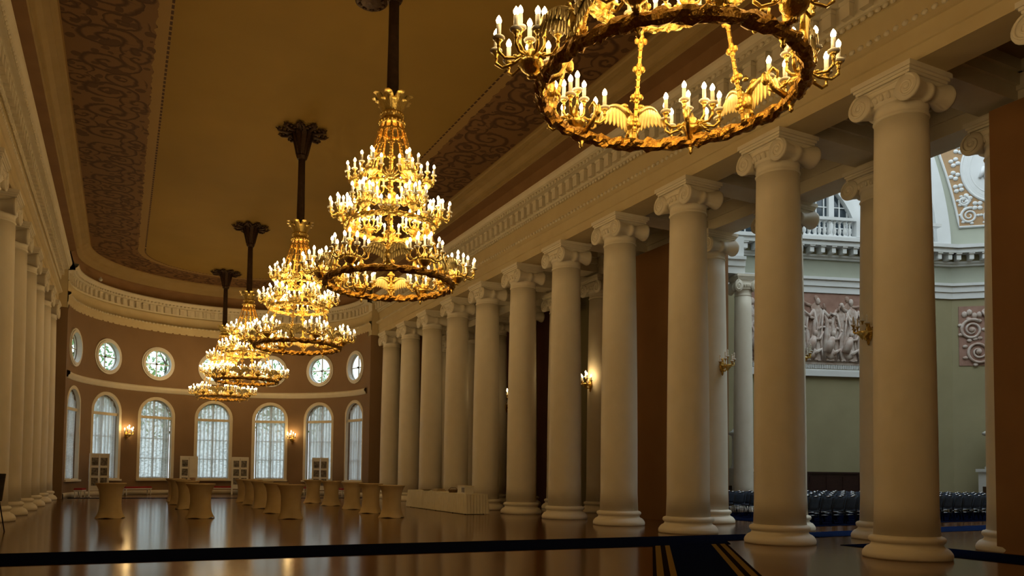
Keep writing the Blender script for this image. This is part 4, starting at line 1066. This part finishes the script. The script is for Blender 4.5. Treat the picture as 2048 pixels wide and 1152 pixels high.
# dark wooden dado / stage screen
t = empty('stage_screen'); t.matrix_world = MA; tag(t, 'dark wooden panelled screen behind the rows of chairs', 'screen')
b = MB(); b.box(2.6, 10.2, .9, 1.0, 0, 1.72); b.build('board', 'dark_wood', t)
b = MB(); b.box(2.55, 10.25, .86, 1.04, 1.70, 1.78); b.build('top_rail', 'dark_wood', t)
for k in range(9):
    b = MB(); b.box(2.75+k*.83, 3.35+k*.83, 1.0, 1.03, .25, 1.55); b.build('raised_panel', 'dark_wood', t)

# tiled stoves
def stove(x, y, s, label):
    t = empty('tiled_stove', (x, y, 0), math.atan2(nA.y, nA.x)); t.scale = (s, s, s); tag(t, label, 'stove')
    b = MB(); b.box(-.55, .55, -.55, .55, 0, .5); b.box(-.48, .48, -.48, .48, .5, 1.9); b.build('lower_body', 'rot_white', t)
    b = MB(); b.box(-.56, .56, -.56, .56, 1.9, 2.05); b.build('ledge', 'rot_white', t)
    b = MB(); b.lathe([(.40, 2.05), (.42, 2.12), (.36, 2.2), (.35, 3.6), (.38, 3.66)], 20); b.build('drum', 'rot_white', t)
    b = MB(); b.lathe([(.38, 3.66), (.50, 3.72), (.50, 3.82), (.36, 3.9), (.26, 4.05), (.12, 4.2), (.10, 4.3), (.14, 4.4), (.02, 4.5)], 20); b.build('cap', 'rot_white', t)
    b = MB(); b.box(-.2, .2, -.5, -.48, .7, 1.2); b.build('fire_door', 'bronze', t)
q = PC+nD*1.0+tD*1.42
stove(q.x, q.y, .98, 'pale tiled stove in the rotunda corner at the right edge')
q = P0+tA*1.75+nA*1.1
stove(q.x, q.y, .92, 'grey ornate stove beside the slim rotunda column')

# ================================================================== rows of chairs
def chair_proto():
    t = empty('chair')                 # faces +y, back towards -y
    b = MB(); vs = []
    for j in range(5):
        v = j/4
        for i in range(5):
            u = i/4*2-1; x = u*(.235-.015*v); y = -.20-.10*v-.03*(1-u*u); z = .46+.44*v; vs.append((x, y, z))
    N = len(vs); fs = [(j*5+i, j*5+i+1, (j+1)*5+i+1, (j+1)*5+i) for j in range(4) for i in range(4)]
    b.add(vs+[(x, y+.04, z) for x, y, z in vs], fs+[tuple(k+N for k in f) for f in fs]+[(i, i+1, N+i+1, N+i) for i in range(4)]+[(20+i, 21+i, N+21+i, N+20+i) for i in range(4)]+[(j*5, j*5+5, N+j*5+5, N+j*5) for j in range(4)]+[(j*5+4, j*5+9, N+j*5+9, N+j*5+4) for j in range(4)]); b.build('backrest', 'navy_seat', t)
    b = MB(); b.box(-.235, .235, -.22, .24, .42, .48); b.build('seat', 'navy_seat', t)
    b = MB(); b.tube([(-.10, -.325, .905), (0, -.335, .915), (.10, -.325, .905)], [.014, .018, .014], 6); b.build('hand_grip', 'chrome', t)
    for sx in (-1, 1):
        b = MB(); b.tube([(sx*.24, -.30, .88), (sx*.245, -.21, .46), (sx*.25, -.27, .0)], .012, 5); b.build('back_leg', 'black_metal', t)
        b = MB(); b.tube([(sx*.245, .20, .44), (sx*.25, .25, .0)], .012, 5); b.build('front_leg', 'black_metal', t)
    b = MB(); b.tube([(-.245, -.23, .40), (.245, -.23, .40)], .012, 5); b.tube([(-.245, -.24, .30), (.245, -.24, .30)], .009, 5); b.build('cross_bar', 'chrome', t)
    return t
cp = chair_proto(); used = False; nth = {}
def project(x, y, z):
    c, s = math.cos(YAW), math.sin(YAW); px = x*c-y*s; d = x*s+y*c; return 1024+F_PX*px/d-48, d
for r in range(8):
    for k in range(42):
        x = 20.2+k*.58+.1*(r % 2); y = 18.0+r*.92+.012*k
        if (Vector((x, y))-P0).dot(nA) < 1.5 or (Vector((x, y))-PC).dot(nD) < 2.4: continue
        u, d = project(x, y, .8)
        gap = 'left' if 1440 < u < 1520 else ('middle' if 1596 < u < 1738 else ('right' if 1862 < u < 1992 else None))
        if gap is None: continue
        if gap == 'left' and (x < 21.3 or (Vector((x, y))-Vector((24.55, 25.35))).length < 1.0): continue
        o = cp if not used else copy_tree(cp); used = True
        o.location = (x, y, .021); o.rotation_euler = (0, 0, .05*math.sin(k*3+r))
        where = {'left': 'between third and second front columns', 'middle': 'between second and nearest front columns', 'right': 'between nearest front column and pier'}[gap]
        nth[(r, gap)] = nth.get((r, gap), 0)+1
        tag(o, 'navy chair, %s row, %s from the left, %s' % ('front' if r == 0 else ORD[r+1], ORD[nth[(r, gap)]], where), 'chair', 'navy chairs in the rotunda, %s row, %s gap' % ('front' if r == 0 else ORD[r+1], gap))
